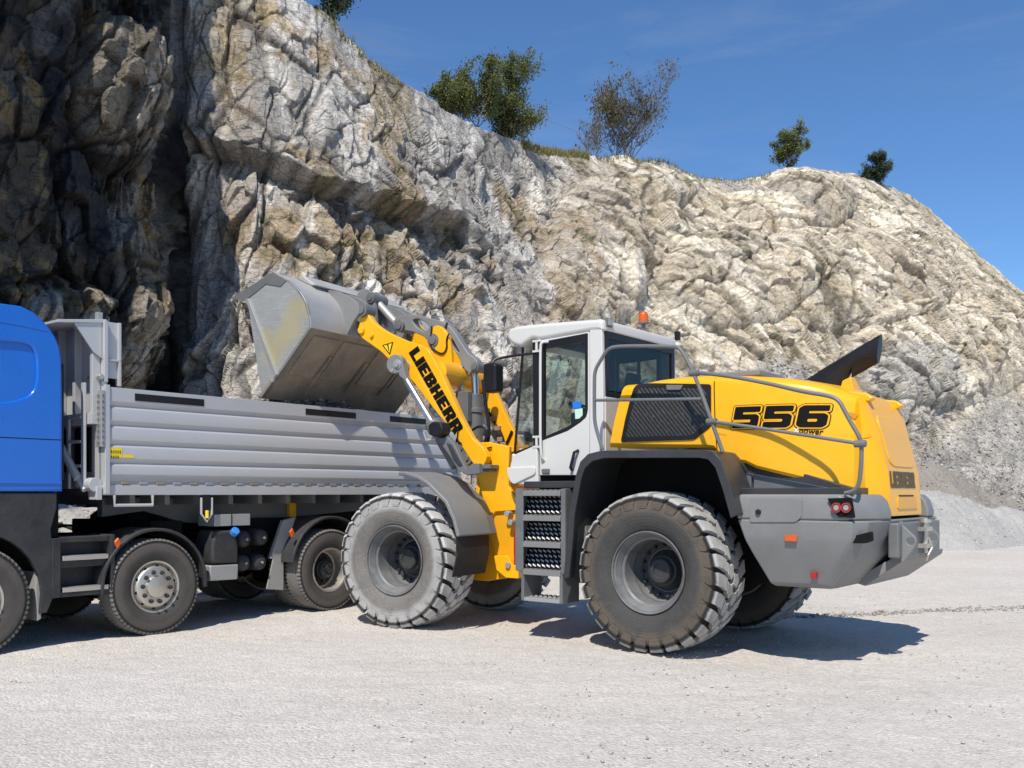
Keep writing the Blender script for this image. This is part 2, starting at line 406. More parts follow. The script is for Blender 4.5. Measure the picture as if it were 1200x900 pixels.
b = FB(); p = F.side(582, 548, .5); q = F.side(561, 548, .5)
b.box(F.side(583, 548, .5)[0], F.side(562, 548, .5)[0], .462, .66, q[1]-.02, q[1]+.03); b.box(F.side(580, 548, .5)[0], F.side(565, 548, .5)[0], .462, .60, q[1]-.05, q[1]-.02)
b.build('frame_step', 'dark grey paint', loader, .008)
for u, v in ((597, 602), (601, 612), (598, 662)):
    x, z = F.side(u, v, .46); b = FB(); b.cyl((x, .43, z), (x, .53, z), .035, 12); b.build('grease_fitting', 'galvanised steel', loader, .004)
b = FB(); x, z = F.side(603, 640, .46); b.cyl((x-.02, .455, z-.3), (x-.02, .455, z+.18), .03, 10); b.build('locking_bar', 'red lens', loader)

# ---- boom: two arms, cross tube, pins
armN = F.sides(.60, [(425, 361), (423, 372), (420, 387), (423, 395), (447, 412), (460, 425), (476, 438), (487, 450), (508, 478), (530, 505), (548, 533), (556, 545), (566, 548), (572, 535), (566, 524), (554, 514), (541, 490), (519, 440), (511, 425), (503, 411), (496, 405), (487, 402), (478, 400), (471, 397), (462, 393), (452, 388), (444, 383), (437, 377), (431, 367)])
arm = fillet(armN, .05, 2)
def hole(c, r, n=20): return [(c[0]+r*math.cos(2*PI*i/n), c[1]+r*math.sin(2*PI*i/n)) for i in range(n)]
for yc, nm in ((.56, 'n'), (-.56, 'f')):
    b = FB(); plate(b, [arm], yc, .10, .008); b.build('boom_arm', 'yellow paint', loader, smooth=30)
b = FB(); c = F.side(511, 432, .5); b.cyl((c[0], -.52, c[1]-.05), (c[0], .52, c[1]-.05), .17, 32); b.build('cross_tube', 'yellow paint', loader)
# raised boss plates that carry the bell crank
mp = F.side(513, 400, .1)
for yc in (.17, -.17):
    b = FB(); pts = F.sides(yc, [(505, 392), (508, 384), (514, 381), (521, 385), (527, 394), (530, 410), (531, 430), (524, 447), (508, 440), (502, 420)])
    plate(b, [fillet(pts, .04, 3)], yc, .06, .008); b.build('crank_bracket', 'yellow paint', loader)
b = FB(); b.cyl((mp[0], -.23, mp[1]), (mp[0], .23, mp[1]), .055, 24); b.cyl((mp[0], .2, mp[1]), (mp[0], .215, mp[1]), .085, 24); b.cyl((mp[0], .2, mp[1]-.12), (mp[0], .215, mp[1]-.12), .035, 16)
b.build('pivot_pin', 'dark grey paint', loader, .004)
# bell crank
crank = F.sides(.05, [(463, 381), (465, 375), (471, 371), (484, 369), (495, 370), (509, 374), (524, 378), (534, 387), (545, 404), (552, 415), (561, 421), (564, 429), (560, 437), (550, 437), (545, 429), (538, 415), (530, 405), (519, 398), (506, 402), (500, 395), (488, 390), (476, 388), (466, 387)])
cr = fillet(crank, .04, 2)
h1 = F.sides(.05, [(486, 376), (492, 374), (503, 379), (507, 385), (501, 390), (491, 384)]); h2 = F.sides(.05, [(530, 397), (534, 399), (542, 414), (538, 412), (532, 404)])
b = FB(); plate(b, [cr, fillet(h1, .03, 2), fillet(h2, .02, 2)], .05, .13, .012); b.build('bell_crank', 'grey plastic', loader, smooth=30)
def pin(fr, u, v, y, r, L, name='pin', mat='dark grey paint', org=LO):
    x, z = fr.side(u, v, y); b = B(fr, org); b.cyl((x, y-L, z), (x, y+.0, z), r, 24); b.cyl((x, y, z), (x, y+.018, z), r*.62, 20); b.cyl((x+r*1.3, y-.02, z-r*1.2), (x+r*1.3, y+.01, z-r*1.2), r*.38, 12)
    return b.build(name, mat, loader, .004)
pin(F, 467, 382, .16, .075, .3); pin(F, 556, 430, .14, .06, .28); pin(F, 423, 363, .66, .09, .2); pin(F, 422, 364, -.5, .09, .2); pin(F, 465, 427, .80, .06, .22, mat='galvanised steel')
# link rod from bell crank to bucket
a = F.side(467, 382, .05); c = F.side(437, 349, .05)
b = FB(); b.cyl((a[0], .05, a[1]), (c[0], .05, c[1]), .055, 20); b.build('bucket_link', 'galvanised steel', loader)
# tilt cylinder
b = FB(); t0 = F.side(556, 433, .0); t1 = F.side(557, 462, .0); t2 = F.side(556, 525, .0)
b.cyl((t0[0], 0, t0[1]), (t1[0], 0, t1[1]), .045, 20); b.build('tilt_cylinder_rod', 'chrome rod', loader)
b = FB(); b.cyl((t1[0], 0, t1[1]), (t2[0], 0, t2[1]), .105, 28); b.cyl((t1[0], 0, t1[1]-.18), (t1[0], 0, t1[1]-.24), .12, 28)
b.box(t1[0]-.02, t1[0]+.17, .10, .20, t1[1]-.36, t1[1]+.02); b.build('tilt_cylinder', 'dark grey paint', loader, .008)
g0 = F.side(541, 428, .1); g1 = F.side(541, 458, .1)
b = FB(); b.box(g0[0]-.035, g0[0]+.035, .10, .14, g1[1], g0[1]); b.build('position_bar', 'galvanised steel', loader, .005)
# lift cylinders, one on each side
for yc in (.74, -.74):
    x0, z0 = F.side(465, 427, .75); x1, z1 = F.side(507, 497, .75); d = (Vector((x1, z1))-Vector((x0, z0))).normalized()
    x2, z2 = x1+d.x*.62, z1+d.y*.62
    b = FB(); b.cyl((x0, yc, z0), (x1, yc, z1), .047, 24); b.build('lift_cylinder_rod', 'chrome rod', loader)
    b = FB(); b.cyl((x0+d.x*-.02, yc-.055, z0), (x0, yc+.055, z0), .12, 28)
    pr = [(x0-.11, z0+.02), (x0+.04, z0+.11), (x0+d.x*.24+.07, z0+d.y*.24+.04), (x0+d.x*.24-.05, z0+d.y*.24-.04)]
    b.prism(pr, yc-.05, yc+.05); b.build('rod_eye', 'grey plastic', loader, .012)
    b = FB(); b.cyl((x1, yc, z1), (x2, yc, z2), .085, 24); b.cyl((x1-d.x*.02, yc, z1-d.y*.02), (x1+d.x*.09, yc, z1+d.y*.09), .105, 24); b.build('lift_cylinder', 'dark grey paint', loader, .006)
# work lamp on bracket beside the boom foot, near and far side
for s_ in (1, -1):
    yc = .98*s_
    pts = F.sides(.98, [(505, 500), (510, 494), (521, 495), (524, 503), (522, 510), (513, 513), (507, 509)])
    b = FB(); b.prism(pts, yc-.10, yc+.08); lamp = b.build('headlamp', 'black plastic', loader, .03, seg=3)
    if s_ > 0:
        b = FB(); pts = F.sides(.98, [(509, 513), (524, 512), (531, 520), (539, 537), (545, 549), (552, 543), (560, 543), (561, 555), (546, 557), (536, 552), (526, 535), (515, 520), (508, 517)])
        b.prism(pts, .88, .96); b.build('lamp_bracket', 'dark grey paint', loader, .01)
        b = FB(); pts = F.sides(.98, [(523, 519), (528, 521), (541, 545), (537, 546), (530, 537)]); b.prism(pts, .955, .975); b.build('bracket_recess', 'charcoal plastic', loader, .004)
        b = FB(); b.tube([(F.side(497, 506, .99)[0], .99, F.side(497, 506, .99)[1]), (F.side(500, 516, .99)[0], .99, F.side(500, 516, .99)[1]), (F.side(510, 514, .99)[0], .97, F.side(510, 514, .99)[1])], .022, 10)
        b.build('lamp_mount', 'galvanised steel', loader)
for (u, v) in ((542, 525), (549, 537)):
    x, z = F.side(u, v, .55); b = FB(); b.cyl((x, .46, z), (x, .60, z), .085, 20); b.cyl((x, .60, z), (x, .62, z), .04, 12); b.build('boom_pivot', 'dark grey paint', loader, .008)
# hoses
def hose(fr, pts, y, r=.014, mat='black plastic', name='hose', jy=0):
    P = [(*fr.side(u, v, y),) for u, v in pts]; P = [(p[0], y+jy*math.sin(i*1.3), p[1]) for i, p in enumerate(P)]
    b = B(fr, LO); b.tube(smoothpath(P, 3), r, 8); return b.build(name, mat, loader)
hose(F, [(506, 382), (504, 405), (508, 410), (519, 416), (524, 408), (523, 398), (526, 391)], .215, .011)
hose(F, [(524, 378), (519, 400), (519, 440), (530, 452)], .12, .013, jy=.05)
hose(F, [(544, 503), (536, 512), (534, 528), (545, 537), (560, 531), (566, 520)], .25, .02)
hose(F, [(552, 505), (563, 498), (571, 505), (568, 522), (558, 530)], .2, .016)
hose(F, [(547, 500), (541, 505), (543, 518), (553, 522), (558, 512)], .3, .018)
hose(F, [(566, 445), (570, 480), (574, 505), (571, 522)], .1, .022)
hose(F, [(562, 455), (567, 472), (580, 497), (588, 508), (592, 524), (600, 505)], -.49, .018)
hose(F, [(536, 520), (548, 524), (562, 528), (576, 524)], .48, .010)
hose(F, [(538, 495), (535, 515), (541, 520)], .63, .008)
for u, v in ((571, 481), (577, 491), (584, 502), (587, 515), (591, 521)):
    x, z = F.side(u, v, -.5); b = FB(); b.box(x-.04, x+.04, -.51, -.46, z-.03, z+.03); b.build('hose_clamp', 'rust brown', loader, .006)
# lettering and warning sign on the boom
O = F.side(479, 413.5, .612); X = F.side(532.5, 509.5, .612); U = F.side(489.5, 405.5, .612)
b = FB(); letters(b, F, 'LIEBHERR', O, X, U, .612); b.build('lettering', 'lettering black', loader, smooth=0)
tri = F.sides(.612, [(448, 404.5), (461, 400.5), (457, 416)])
def tri_in(t, k): c = (sum(p[0] for p in t)/3, sum(p[1] for p in t)/3); return [(c[0]+(p[0]-c[0])*k, c[1]+(p[1]-c[1])*k) for p in t]
b = FB(); plate(b, [fillet(tri, .012)], .613, .003); b.build('warning_sign_border', 'lettering black', loader, smooth=0)
b = FB(); plate(b, [tri_in(tri, .74)], .6155, .003); b.build('warning_sign', 'sticker yellow', loader, smooth=0)
c = tri_in(tri, 0)[0]; up = (Vector(tri[0])+Vector(tri[1]))/2-Vector(tri[2]); up.normalize(); sd = Vector((up.y, -up.x)); cc = Vector(c)
b = FB(); plate(b, [[tuple(cc-up*.03+sd*.006), tuple(cc+up*.04+sd*.011), tuple(cc+up*.04-sd*.011), tuple(cc-up*.03-sd*.006)], [tuple(cc-up*.045+sd*.008), tuple(cc-up*.034+sd*.008), tuple(cc-up*.034-sd*.008), tuple(cc-up*.045-sd*.008)]], .618, .002)
b.build('warning_mark', 'lettering black', loader, smooth=0)
for u, v in ((424, 387), (436, 393)):
    x, z = F.side(u, v, .612); b = FB(); b.cyl((x, .60, z), (x, .64, z), .05 if u < 430 else .03, 16); b.build('boom_boss', 'yellow paint', loader, .008)

# ---- bucket
W = 1.35
def side_steel():
    m, nt, b_, o_ = nodes('bucket side steel'); co = objco(nt); n1 = noise(nt, 2.2, 8, .7, co, .6); n2 = noise(nt, 18, 6, .7, co)
    mp_ = N(nt, 'ShaderNodeMapping'); mp_.inputs['Scale'].default_value = (2, 2, 26); mp_.inputs['Rotation'].default_value = (.5, .7, 0); nt.links.new(co, mp_.inputs[0]); sc_ = noise(nt, 2.5, 6, .7, mp_.outputs[0])
    c = mix(nt, n1, (.24, .25, .25), (.44, .44, .43)); c = mix(nt, ramp(nt, sc_, [(.5, 0.), (.75, .5)]), c, (.60, .60, .59)); c = mix(nt, ramp(nt, n2, [(.5, 0.), (.8, .5)]), c, (.46, .43, .38))
    acc = None
    for (u, v, rad) in ((350, 362, .20), (342, 384, .22), (331, 396, .20), (320, 412, .20), (312, 396, .14)):
        p = F.w(*[F.side(u, v, W)[0], W, F.side(u, v, W)[1]])-LO
        d = N(nt, 'ShaderNodeVectorMath', operation='DISTANCE'); nt.links.new(co, d.inputs[0]); d.inputs[1].default_value = tuple(p)
        q = math_(nt, 'SUBTRACT', 1., math_(nt, 'DIVIDE', d.outputs['Value'], rad*1.25)); acc = q if acc is None else math_(nt, 'MAXIMUM', acc, q)
    k = ramp(nt, math_(nt, 'MULTIPLY_ADD', math_(nt, 'SUBTRACT', n1, .5), 1.1, acc), [(.05, 0.), (.6, .7)])
    c = mix(nt, k, c, (.46, .39, .20)); nt.links.new(c, b_.inputs['Base Color']); b_.inputs['Metallic'].default_value = .25
    nt.links.new(math_(nt, 'MULTIPLY_ADD', n1, .3, .35), b_.inputs['Roughness']); bump(nt, b_, math_(nt, 'ADD', n2, n1), .12, .01); MATS['bucket side steel'] = m
side_steel()
pF, pD, pC, pB, pA = F.sides(W, [(307, 467), (364, 384), (351, 341), (320, 319), (271, 350)])
curve = [pF, (pF[0]+(pD[0]-pF[0])*.5, pF[1]+(pD[1]-pF[1])*.5), pD]+F.sides(W, [(362.5, 369), (359, 355), (351, 341), (338, 328)])+[pB]
bucket = bpy.data.objects.new('bucket', None); C.objects.link(bucket); bucket.parent = loader
def shell(pts, y0, y1, t, name, mat, bev=.006):
    b = FB(); b.band(pts, y0, y1, t); return b.build(name, mat, bucket, bev)
dF = Vector(pF)-Vector(pD)
fl = [pD, tuple(Vector(pD)+dF*.78)]; 
shell([pF, tuple(Vector(pD)+dF*.76)], -W-.02, W+.02, -.045, 'cutting_edge', 'bucket floor')
shell([tuple(Vector(pD)+dF*.765), pD], -W, W, -.03, 'bucket_floor', 'bucket floor')
shell([pD]+F.sides(W, [(363.8, 376), (362.5, 369), (359, 355), (355, 347), (351, 341), (338, 328)])+[pB], -W, W, -.03, 'bucket_back', 'bucket steel')
shell([pB, tuple(Vector(pB)*.45+Vector(pA)*.55)], -W, W, -.03, 'bucket_top', 'bucket steel')
# wear plates under the floor and ribs
nD = Vector((dF.y, -dF.x)).normalized()*(-1)
if nD.y > 0: nD = -nD
for k, (a0, a1) in enumerate(((-1.22, -.78), (-.66, -.08), (.08, .66), (.78, 1.22))):
    q0 = Vector(pD)+dF*.08; q1 = Vector(pD)+dF*.62; b = FB()
    b.prism([tuple(q0), tuple(q1), tuple(q1+nD*.022), tuple(q0+nD*.022)], a0, a1); b.build('wear_plate', 'bucket floor', bucket, .006)
for yy in (-.70, .0, .72):
    q0 = Vector(pD)+dF*.30; q1 = Vector(pD)+dF*.74; b = FB(); b.prism([tuple(q0), tuple(q1), tuple(q1+nD*.04), tuple(q0+nD*.04)], yy-.018, yy+.018); b.build('floor_rib', 'bucket floor', bucket, .004)
for sgn in (1, -1):
    y = W*sgn; b = FB(); side = [pF, pD]+F.sides(W, [(362.5, 369), (359, 355), (351, 341), (338, 328)])+[pB, pA, F.side(290, 352, W)]
    plate(b, [side], y-.015*sgn, .03, .004); b.build('bucket_side', 'bucket side steel', bucket, smooth=30)
    b = FB(); plate(b, [F.sides(W, [(289, 351), (292.5, 350), (325.5, 439), (323, 443)])], y+.012*sgn, .03, .004); b.build('side_cutter', 'galvanised steel', bucket)
    b = FB(); plate(b, [F.sides(W, [(271, 350), (320, 319), (336, 329), (329, 336), (312, 333), (287, 353)])], y+.004*sgn, .012, .002); b.build('spill_guard', 'dark grey paint', bucket)
# ears on the bucket back for boom pins and link
for yc in (.62, .44, -.62, -.44):
    ear = F.sides(.6, [(384, 340), (402, 343), (416, 350), (425, 358), (426, 368), (420, 376), (408, 400), (398, 396), (394, 380)])
    b = FB(); plate(b, [fillet(ear, .04, 3)], yc+(.035 if yc > 0 else -.035)*(1 if abs(yc) > .5 else -1), .05, .006); b.build('boom_ear', 'grey plastic', bucket)
for yc in (.16, -.06):
    ear = F.sides(.05, [(424, 352), (428, 343), (436, 340), (443, 344), (447, 360), (449, 384), (442, 380), (420, 372), (412, 366)])
    b = FB(); plate(b, [fillet(ear, .05, 3)], yc, .05, .006); b.build('link_ear', 'grey plastic', bucket)
x, z = F.side(434, 349, .2); b = FB(); b.cyl((x, -.1, z), (x, .21, z), .07, 24); b.cyl((x, .21, z), (x, .225, z), .04, 16); b.build('link_pin', 'dark grey paint', bucket, .004)
b = FB(); b.prism([tuple(Vector(F.side(338, 328, W))), tuple(pB), (pB[0]-.12, pB[1]+.03), (pB[0]-.34, pB[1]-.12)], -.95, .95); b.build('back_stiffener', 'bucket steel', bucket, .02)
# gravel left in the bucket lip, spilling into the truck bed
# ---- front fenders
for sg in (1, -1):
    lip = F.sides(1.33, [(467, 559), (477, 559), (489, 563), (500, 570), (510, 580), (521, 591), (530, 611), (535, 631)])
    lip = [(p[0], p[1]+.015) for p in lip]; y0, y1 = sorted((.66*sg, 1.34*sg))
    b = FB(); b.band(lip, y0, y1, -.045); b.band([lip[0], lip[1]], y0, y1, -.05)
    wall = [(p[0], p[1]) for p in lip]
    fen = b.build('front_fender', 'grey plastic', loader, .015, seg=3)
    b = FB(); x0, z0 = lip[-1]; b.band([(x0, z0+.02), (x0-.01, z0-.2), (x0+.05, z0-.45)], y0, y1, .012); b.build('mud_flap', 'rubber flap', fen, .003)
    b = FB(); yq = sorted((.70*sg, .52*sg)); b.band([(p[0], p[1]+.006) for p in lip], yq[0], yq[1], -.03); b.build('fender_inner', 'dark grey paint', fen, .004)
    for k0, k1 in ((.10, .26), (.36, .50), (.62, .92)):
        a = Vector(lip[3]).lerp(Vector(lip[5]), k0); c = Vector(lip[3]).lerp(Vector(lip[5]), k1); nr_ = Vector((-(a.y-c.y), -(c.x-a.x))).normalized()*.03*(-1)
        nr_ = Vector((-abs(nr_.x), abs(nr_.y)))
        b = FB(); yq = sorted((.80*sg, 1.04*sg)); b.prism([tuple(a), tuple(c), tuple(c+nr_), tuple(a+nr_*.6)], *yq); b.build('fender_tread', 'galvanised steel', fen, .008)

# ---- steps
g = RB(); X0, X1 = .985, 1.655
g.box(X0, X0+.035, .86, 1.27, .72, 1.62); g.box(X1-.035, X1, .86, 1.27, .72, 1.62)
g.box(X0+.002, X0+.06, 1.262, 1.28, .722, 1.618); g.box(X1-.11, X1-.002, 1.262, 1.28, .722, 1.618)
stp = g.build('access_steps', 'dark grey paint', loader, .006)
for z0 in (1.60, 1.33, 1.045, .745):
    b = RB(); b.box(X0+.036, X1-.036, .88, 1.272, z0-.035, z0); b.box(X0+.062, X1-.112, 1.2745, 1.286, z0-.058, z0-.002)
    for i in range(9):
        b.box(X0+.07+i*.065, X0+.10+i*.065, 1.22, 1.262, z0, z0+.010)
    b.build('step', 'grey plastic', stp, .003)
for z0, z1 in ((1.34, 1.56), (1.055, 1.25), (.755, .96)):
    b = RB(); b.add([(X0+.036, 1.09, z1), (X1-.036, 1.09, z1), (X1-.036, 1.17, z0), (X0+.036, 1.17, z0)], [(0, 1, 2, 3)]); b.build('step_back', 'inner black', stp)
    b = RB(); nr = 4
    for r_ in range(nr):
        for i in range(9):
            t = (r_+.5)/nr; z = z1-(z1-z0)*t; y = 1.095+.08*t; x = X0+.065+i*.062+(.03 if r_ % 2 else 0)
            b.add([(x, y+.004, z-.016), (x+.036, y+.012, z+.004), (x+.042, y+.006, z+.022), (x+.004, y, z+.006)], [(0, 1, 2, 3)])
    b.build('step_studs', 'galvanised steel', stp, smooth=0)
for xh in (1.03, 1.54):
    b = RB(); b.box(xh, xh+.04, .95, 1.27, .40, .74); b.build('step_hanger', 'dark grey paint', stp, .005)
b = RB(); b.box(1.07, 1.54, .98, 1.27, .40, .44)
for i in range(7):
    for k in range(3): b.box(1.10+i*.062, 1.135+i*.062, 1.0+k*.09, 1.03+k*.09, .44, .452)
b.build('lowest_step', 'galvanised steel', stp, .004)
b = RB(); b.box(.90, 1.655, .5, .86, .72, 1.66); b.build('tank', 'inner black', loader, .02)
b = RB(); b.box(.86, 1.60, .86, 1.2, 1.625, 1.70); b.build('battery_cover', 'charcoal plastic', loader, .01)

# ---- rear fenders
for sg in (1, -1):
    lip = R.sides(1.35, [(661, 678), (665, 640), (668, 598), (676, 556), (681, 541), (690, 532), (706, 528), (825, 527), (837, 529), (846, 539), (856, 568), (866, 603)])
    y0, y1 = sorted((.60*sg, 1.35*sg)); b = RB(); b.band(lip, y0, y1, .035)
    fen = b.build('rear_fender', 'charcoal plastic', loader, .012, seg=3)
    out = lip; inn = [(p[0]*.0+q[0], q[1]) for p, q in zip(lip, [(lip[i][0], lip[i][1]) for i in range(len(lip))])]
    c0 = (0., .9); inn = [(c0[0]+(p[0]-c0[0])*.925, c0[1]+(p[1]-c0[1])*.93) for p in lip]
    b = RB(); plate(b, [lip+inn[::-1]], 1.352*sg, .035, .008); b.build('fender_lip', 'charcoal plastic', fen)
    b = RB(); ws = [(p[0], p[1]+.01) for p in lip]; b.prism(ws, .56*sg, .60*sg); b.build('wheel_arch', 'inner black', fen)
    if sg > 0:
        b = RB(); b.prism(R.sides(1.1, [(664, 655), (672, 640), (684, 610), (688, 625), (676, 660), (668, 676)]), .9, 1.1); b.build('arch_bracket', 'dark grey paint', fen, .01)

# ---- counterweight
def lv(z, xf, xs, xr, ys, yr): return [(xf, ys, z), (xs*.55+xf*.45, ys, z), (xs, ys, z), ((xs+xr)/2-.035, (ys+yr)/2+.05, z), (xr, yr, z), (xr-.01, 0, z), (xr, -yr, z), ((xs+xr)/2-.035, -(ys+yr)/2-.05, z), (xs, -ys, z), (xs*.55+xf*.45, -ys, z), (xf, -ys, z)]
b = RB(); b.loft([lv(.71, -1.20, -1.62, -1.74, 1.02, .9), lv(.74, -1.18, -1.66, -1.80, 1.08, .95), lv(1.02, -1.05, -1.88, -2.03, 1.19, .92), lv(1.14, -1.00, -1.96, -2.06, 1.235, .92), lv(1.19, -.985, -1.98, -2.09, 1.245, .90), lv(1.33, -.935, -1.985, -2.13, 1.25, .86)])
cw = b.build('counterweight', 'grey casting', loader, .018, seg=3, smooth=40)
for sg in (1, -1):
    b = RB()
    def lb(z, k=0, e=0): return [(-.93-k*.2, 1.25*sg-k*sg, z), (-1.5, 1.25*sg-k*sg, z), (-1.95+k+e, 1.25*sg-k*sg, z), (-2.06+k+e, 1.04*sg, z), (-2.13+k+e, .86*sg, z), (-2.14+k+e, .62*sg+k*sg*.0, z), (-1.5, .60*sg, z), (-.93-k*.2, .60*sg, z)]
    b.loft([lb(1.331), lb(1.40), lb(1.50, .012, .02), lb(1.56, .03, .06)]); b.build('counterweight_shoulder', 'grey casting', cw, .022, seg=3, smooth=40)
# seam, service flap, indicator, lamps, reflectors
b = RB(); plate(b, [fillet(R.sides(1.25, [(879, 584), (940, 584), (940, 605), (933, 612), (879, 612)]), .02)], 1.254, .012, .003); fl_ = b.build('service_flap', 'grey casting', cw)
x, z = R.side(889, 600, 1.26); b = RB(); b.cyl((x, 1.255, z), (x, 1.28, z), .025, 14); b.build('flap_lock', 'black plastic', fl_)
b = RB(); plate(b, [fillet(R.sides(1.25, [(920, 626.5), (934, 627), (934, 634.5), (920, 634)]), .008)], 1.252, .016, .003); b.build('side_marker', 'orange lens', cw)
b = RB(); plate(b, [fillet(R.sides(1.19, [(948.5, 671), (955.5, 671), (955.5, 678), (948.5, 678)]), .006)], 1.15, .05, .003); b.build('reflector', 'red lens', cw)
b = RB(); plate(b, [fillet(R.sides(1.25, [(970, 584), (999, 583), (1003, 607), (983, 606)]), .015)], 1.262, .016, .003); b.build('lamp_recess', 'inner black', cw)
for u in (980.5, 992):
    x, z = R.side(u, 595, 1.27); b = RB(); b.cyl((x, 1.255, z), (x, 1.285, z), .052, 24, r2=.047); tl = b.build('tail_lamp', 'black plastic', cw, .004)
    b = RB(); b.lathe([(.0, .043), (.004, .043), (.004, .031), (.0, .031)], (x, 1.286, z), 24); b.build('lamp_ring', 'red lens', tl)
    b = RB(); b.cyl((x, 1.284, z), (x, 1.288, z), .024, 16); b.build('lamp_lens', 'galvanised steel', tl)
b = RB(); plate(b, [fillet(R.sides(1.25, [(996, 629), (1019, 623), (1020, 634), (1012, 637), (997, 637)]), .01)], 1.18, .06, .003); b.build('socket_recess', 'inner black', cw)
# tow hitch
b = RB(); b.box(-2.20, -2.10, -.82, .62, .98, 1.30); hb = b.build('hitch_beam', 'dark grey paint', cw, .02)
for yy, L in ((.50, .14), (-.36, .12)):
    b = RB(); o = fillet([(-2.19, 1.32), (-2.12-L*.4, 1.30), (-2.18-L, 1.17), (-2.18-L, 1.10), (-2.19, .92)], .04)
    plate(b, [o, hole((-2.13-L, 1.135), .035)], yy, .04, .005); b.build('tow_lug', 'grey plastic', hb)
b = RB(); b.cyl((-2.24, -.1, 1.0), (-2.24, -.1, 1.33), .025, 12); b.cyl((-2.24, -.1, 1.29), (-2.24, -.1, 1.32), .055, 12); b.box(-2.28, -2.2, -.2, .0, 1.21, 1.25); b.box(-2.28, -2.2, -.2, .0, 1.05, 1.09)
b.tube([(-2.26, -.13, 1.15), (-2.29, -.15, 1.05), (-2.27, -.08, .98), (-2.25, -.1, .93)], .012, 8); b.build('hitch_pin', 'polished steel', hb)
b = RB(); b.prism([(-1.70, .74), (-2.12, .99), (-2.20, 1.0), (-2.19, .95), (-1.85, .70)], -.95, .45); b.build('underguard', 'grey casting', cw, .01)

# ---- radiator strip between counterweight and hood
b = RB(); b.box(-1.95, -.75, -1.05, 1.12, 1.5, 1.62)
b.prism([(-.70, 1.50), (-.70, 1.92), (-.95, 1.90), (-1.9, 1.60), (-1.95, 1.5)], -.8, .84); b.build('hood_base', 'charcoal plastic', loader, .01)
b = RB(); b.prism(R.sides(.92, [(857, 549), (880, 556), (880, 578), (864, 578)]), .84, .92); b.prism(R.sides(.92, [(882, 556), (1015, 580), (882, 579)]), .84, .90); b.build('side_trim', 'dark grey paint', loader, .006)

# ---- hood
def hw(x): return .90 if x > -1.0 else .90-.34*((-1.0-x)/1.02)**1.9
def zb(x):
    P = [(.68, 2.06), (-.52, 2.02), (-.64, 1.89), (-.86, 1.86), (-.96, 1.81), (-2.0, 1.545), (-2.2, 1.52)]
    for (a, za), (c, zc) in zip(P, P[1:]):
        if x >= c: return za+(zc-za)*(a-x)/(a-c) if x < a else za
    return P[-1][1]
def zt(x):
    P = [(.52, 2.735), (.40, 2.755), (0, 2.79), (-.4, 2.785), (-.9, 2.74), (-1.3, 2.68), (-1.6, 2.61), (-1.8, 2.52), (-1.95, 2.34)]
    if x > .52: return 2.735
    for (a, za), (c, zc) in zip(P, P[1:]):
        if x >= c: return za+(zc-za)*(a-x)/(a-c)
    return 2.34
secs = []
xs_ = [.68, .64, .56, .40, .15, -.15, -.45, -.53, -.62, -.75, -.86, -.97, -1.1, -1.25, -1.4, -1.55, -1.7, -1.82]
def section(xb, w, zbo, zto, lean, n=6):
    # lean: the outline is raked, upper points lie further back
    q = []; rs = .13
    zs = zto-.07
    def X(z): return xb+lean*(z-zbo)
    q.append((X(zbo), w-.02, zbo)); q.append((X(zbo+.03), w, zbo+.03)); q.append((X(zbo+(zs-zbo)*.45), w, zbo+(zs-zbo)*.45)); q.append((X(zs-.1), w-.025, zs-.1))
    for i in range(n+1):
        t = i/n*PI/2; q.append((X(zs-.05+.09*math.sin(t)), w-.035-rs*(1-math.cos(t)), zs-.05+.09*math.sin(t)))
    q.append((X(zto), w-.40, zto-.012)); q.append((X(zto), 0, zto))
    return q+[(p[0], -p[1], p[2]) for p in q[-2::-1]]
for x in xs_:
    lean = -.23*max(0, min(1, (x-.1)/.5))
    secs.append(section(x, hw(x), zb(x), zt(x if x < .5 else .4), lean))
# rear end, raked forward at the top: sections turn into the back face
for k, (xb_, xt_, w, zb_, zt_) in enumerate(((-1.93, -1.84, .70, 1.56, 2.50), (-2.02, -1.88, .63, 1.44, 2.44), (-2.08, -1.90, .56, 1.37, 2.38), (-2.105, -1.92, .50, 1.36, 2.33))):
    secs.append([(p[0]+(p[2]-zb_)/(zt_-zb_)*(xt_-xb_)*((p[2]-zb_)/(zt_-zb_)), p[1], p[2]) for p in section(xb_, w, zb_, zt_, 0)])
def hoodmesh(b):
    b.loft(secs, cap=False); n = len(secs[0]); k0 = len(b.v)-n; base = (len(secs)-1)*n
    for sec, rev in ((secs[-1], 0), (secs[0], 1)):
        b.add(sec, [(k, k+1, n-2-k, n-1-k) for k in range(n//2)] if n % 2 else [(k, k+1, n-2-k, n-1-k) for k in range(n//2-1)])
    return b
b = RB(); hoodmesh(b); hood = b.build('hood', 'yellow paint', loader, smooth=32)
hb_ = B(R); hoodmesh(hb_)
hbv = BVHTree.FromPolygons([tuple(v) for v in hb_.v], hb_.f)
def hoody(x, z, d):
    o = R.w(x, 2.0, z); l = Vector((R.l[0], R.l[1], 0)); r_ = hbv.ray_cast(o, -l, 3.)
    return 2.0-r_[3] if r_[0] is not None else d
def hoodx(y, z, d):
    o = R.w(-4, y, z); l = Vector((R.f[0], R.f[1], 0)); r_ = hbv.ray_cast(o, l, 4.)
    return -4+r_[3] if r_[0] is not None else d
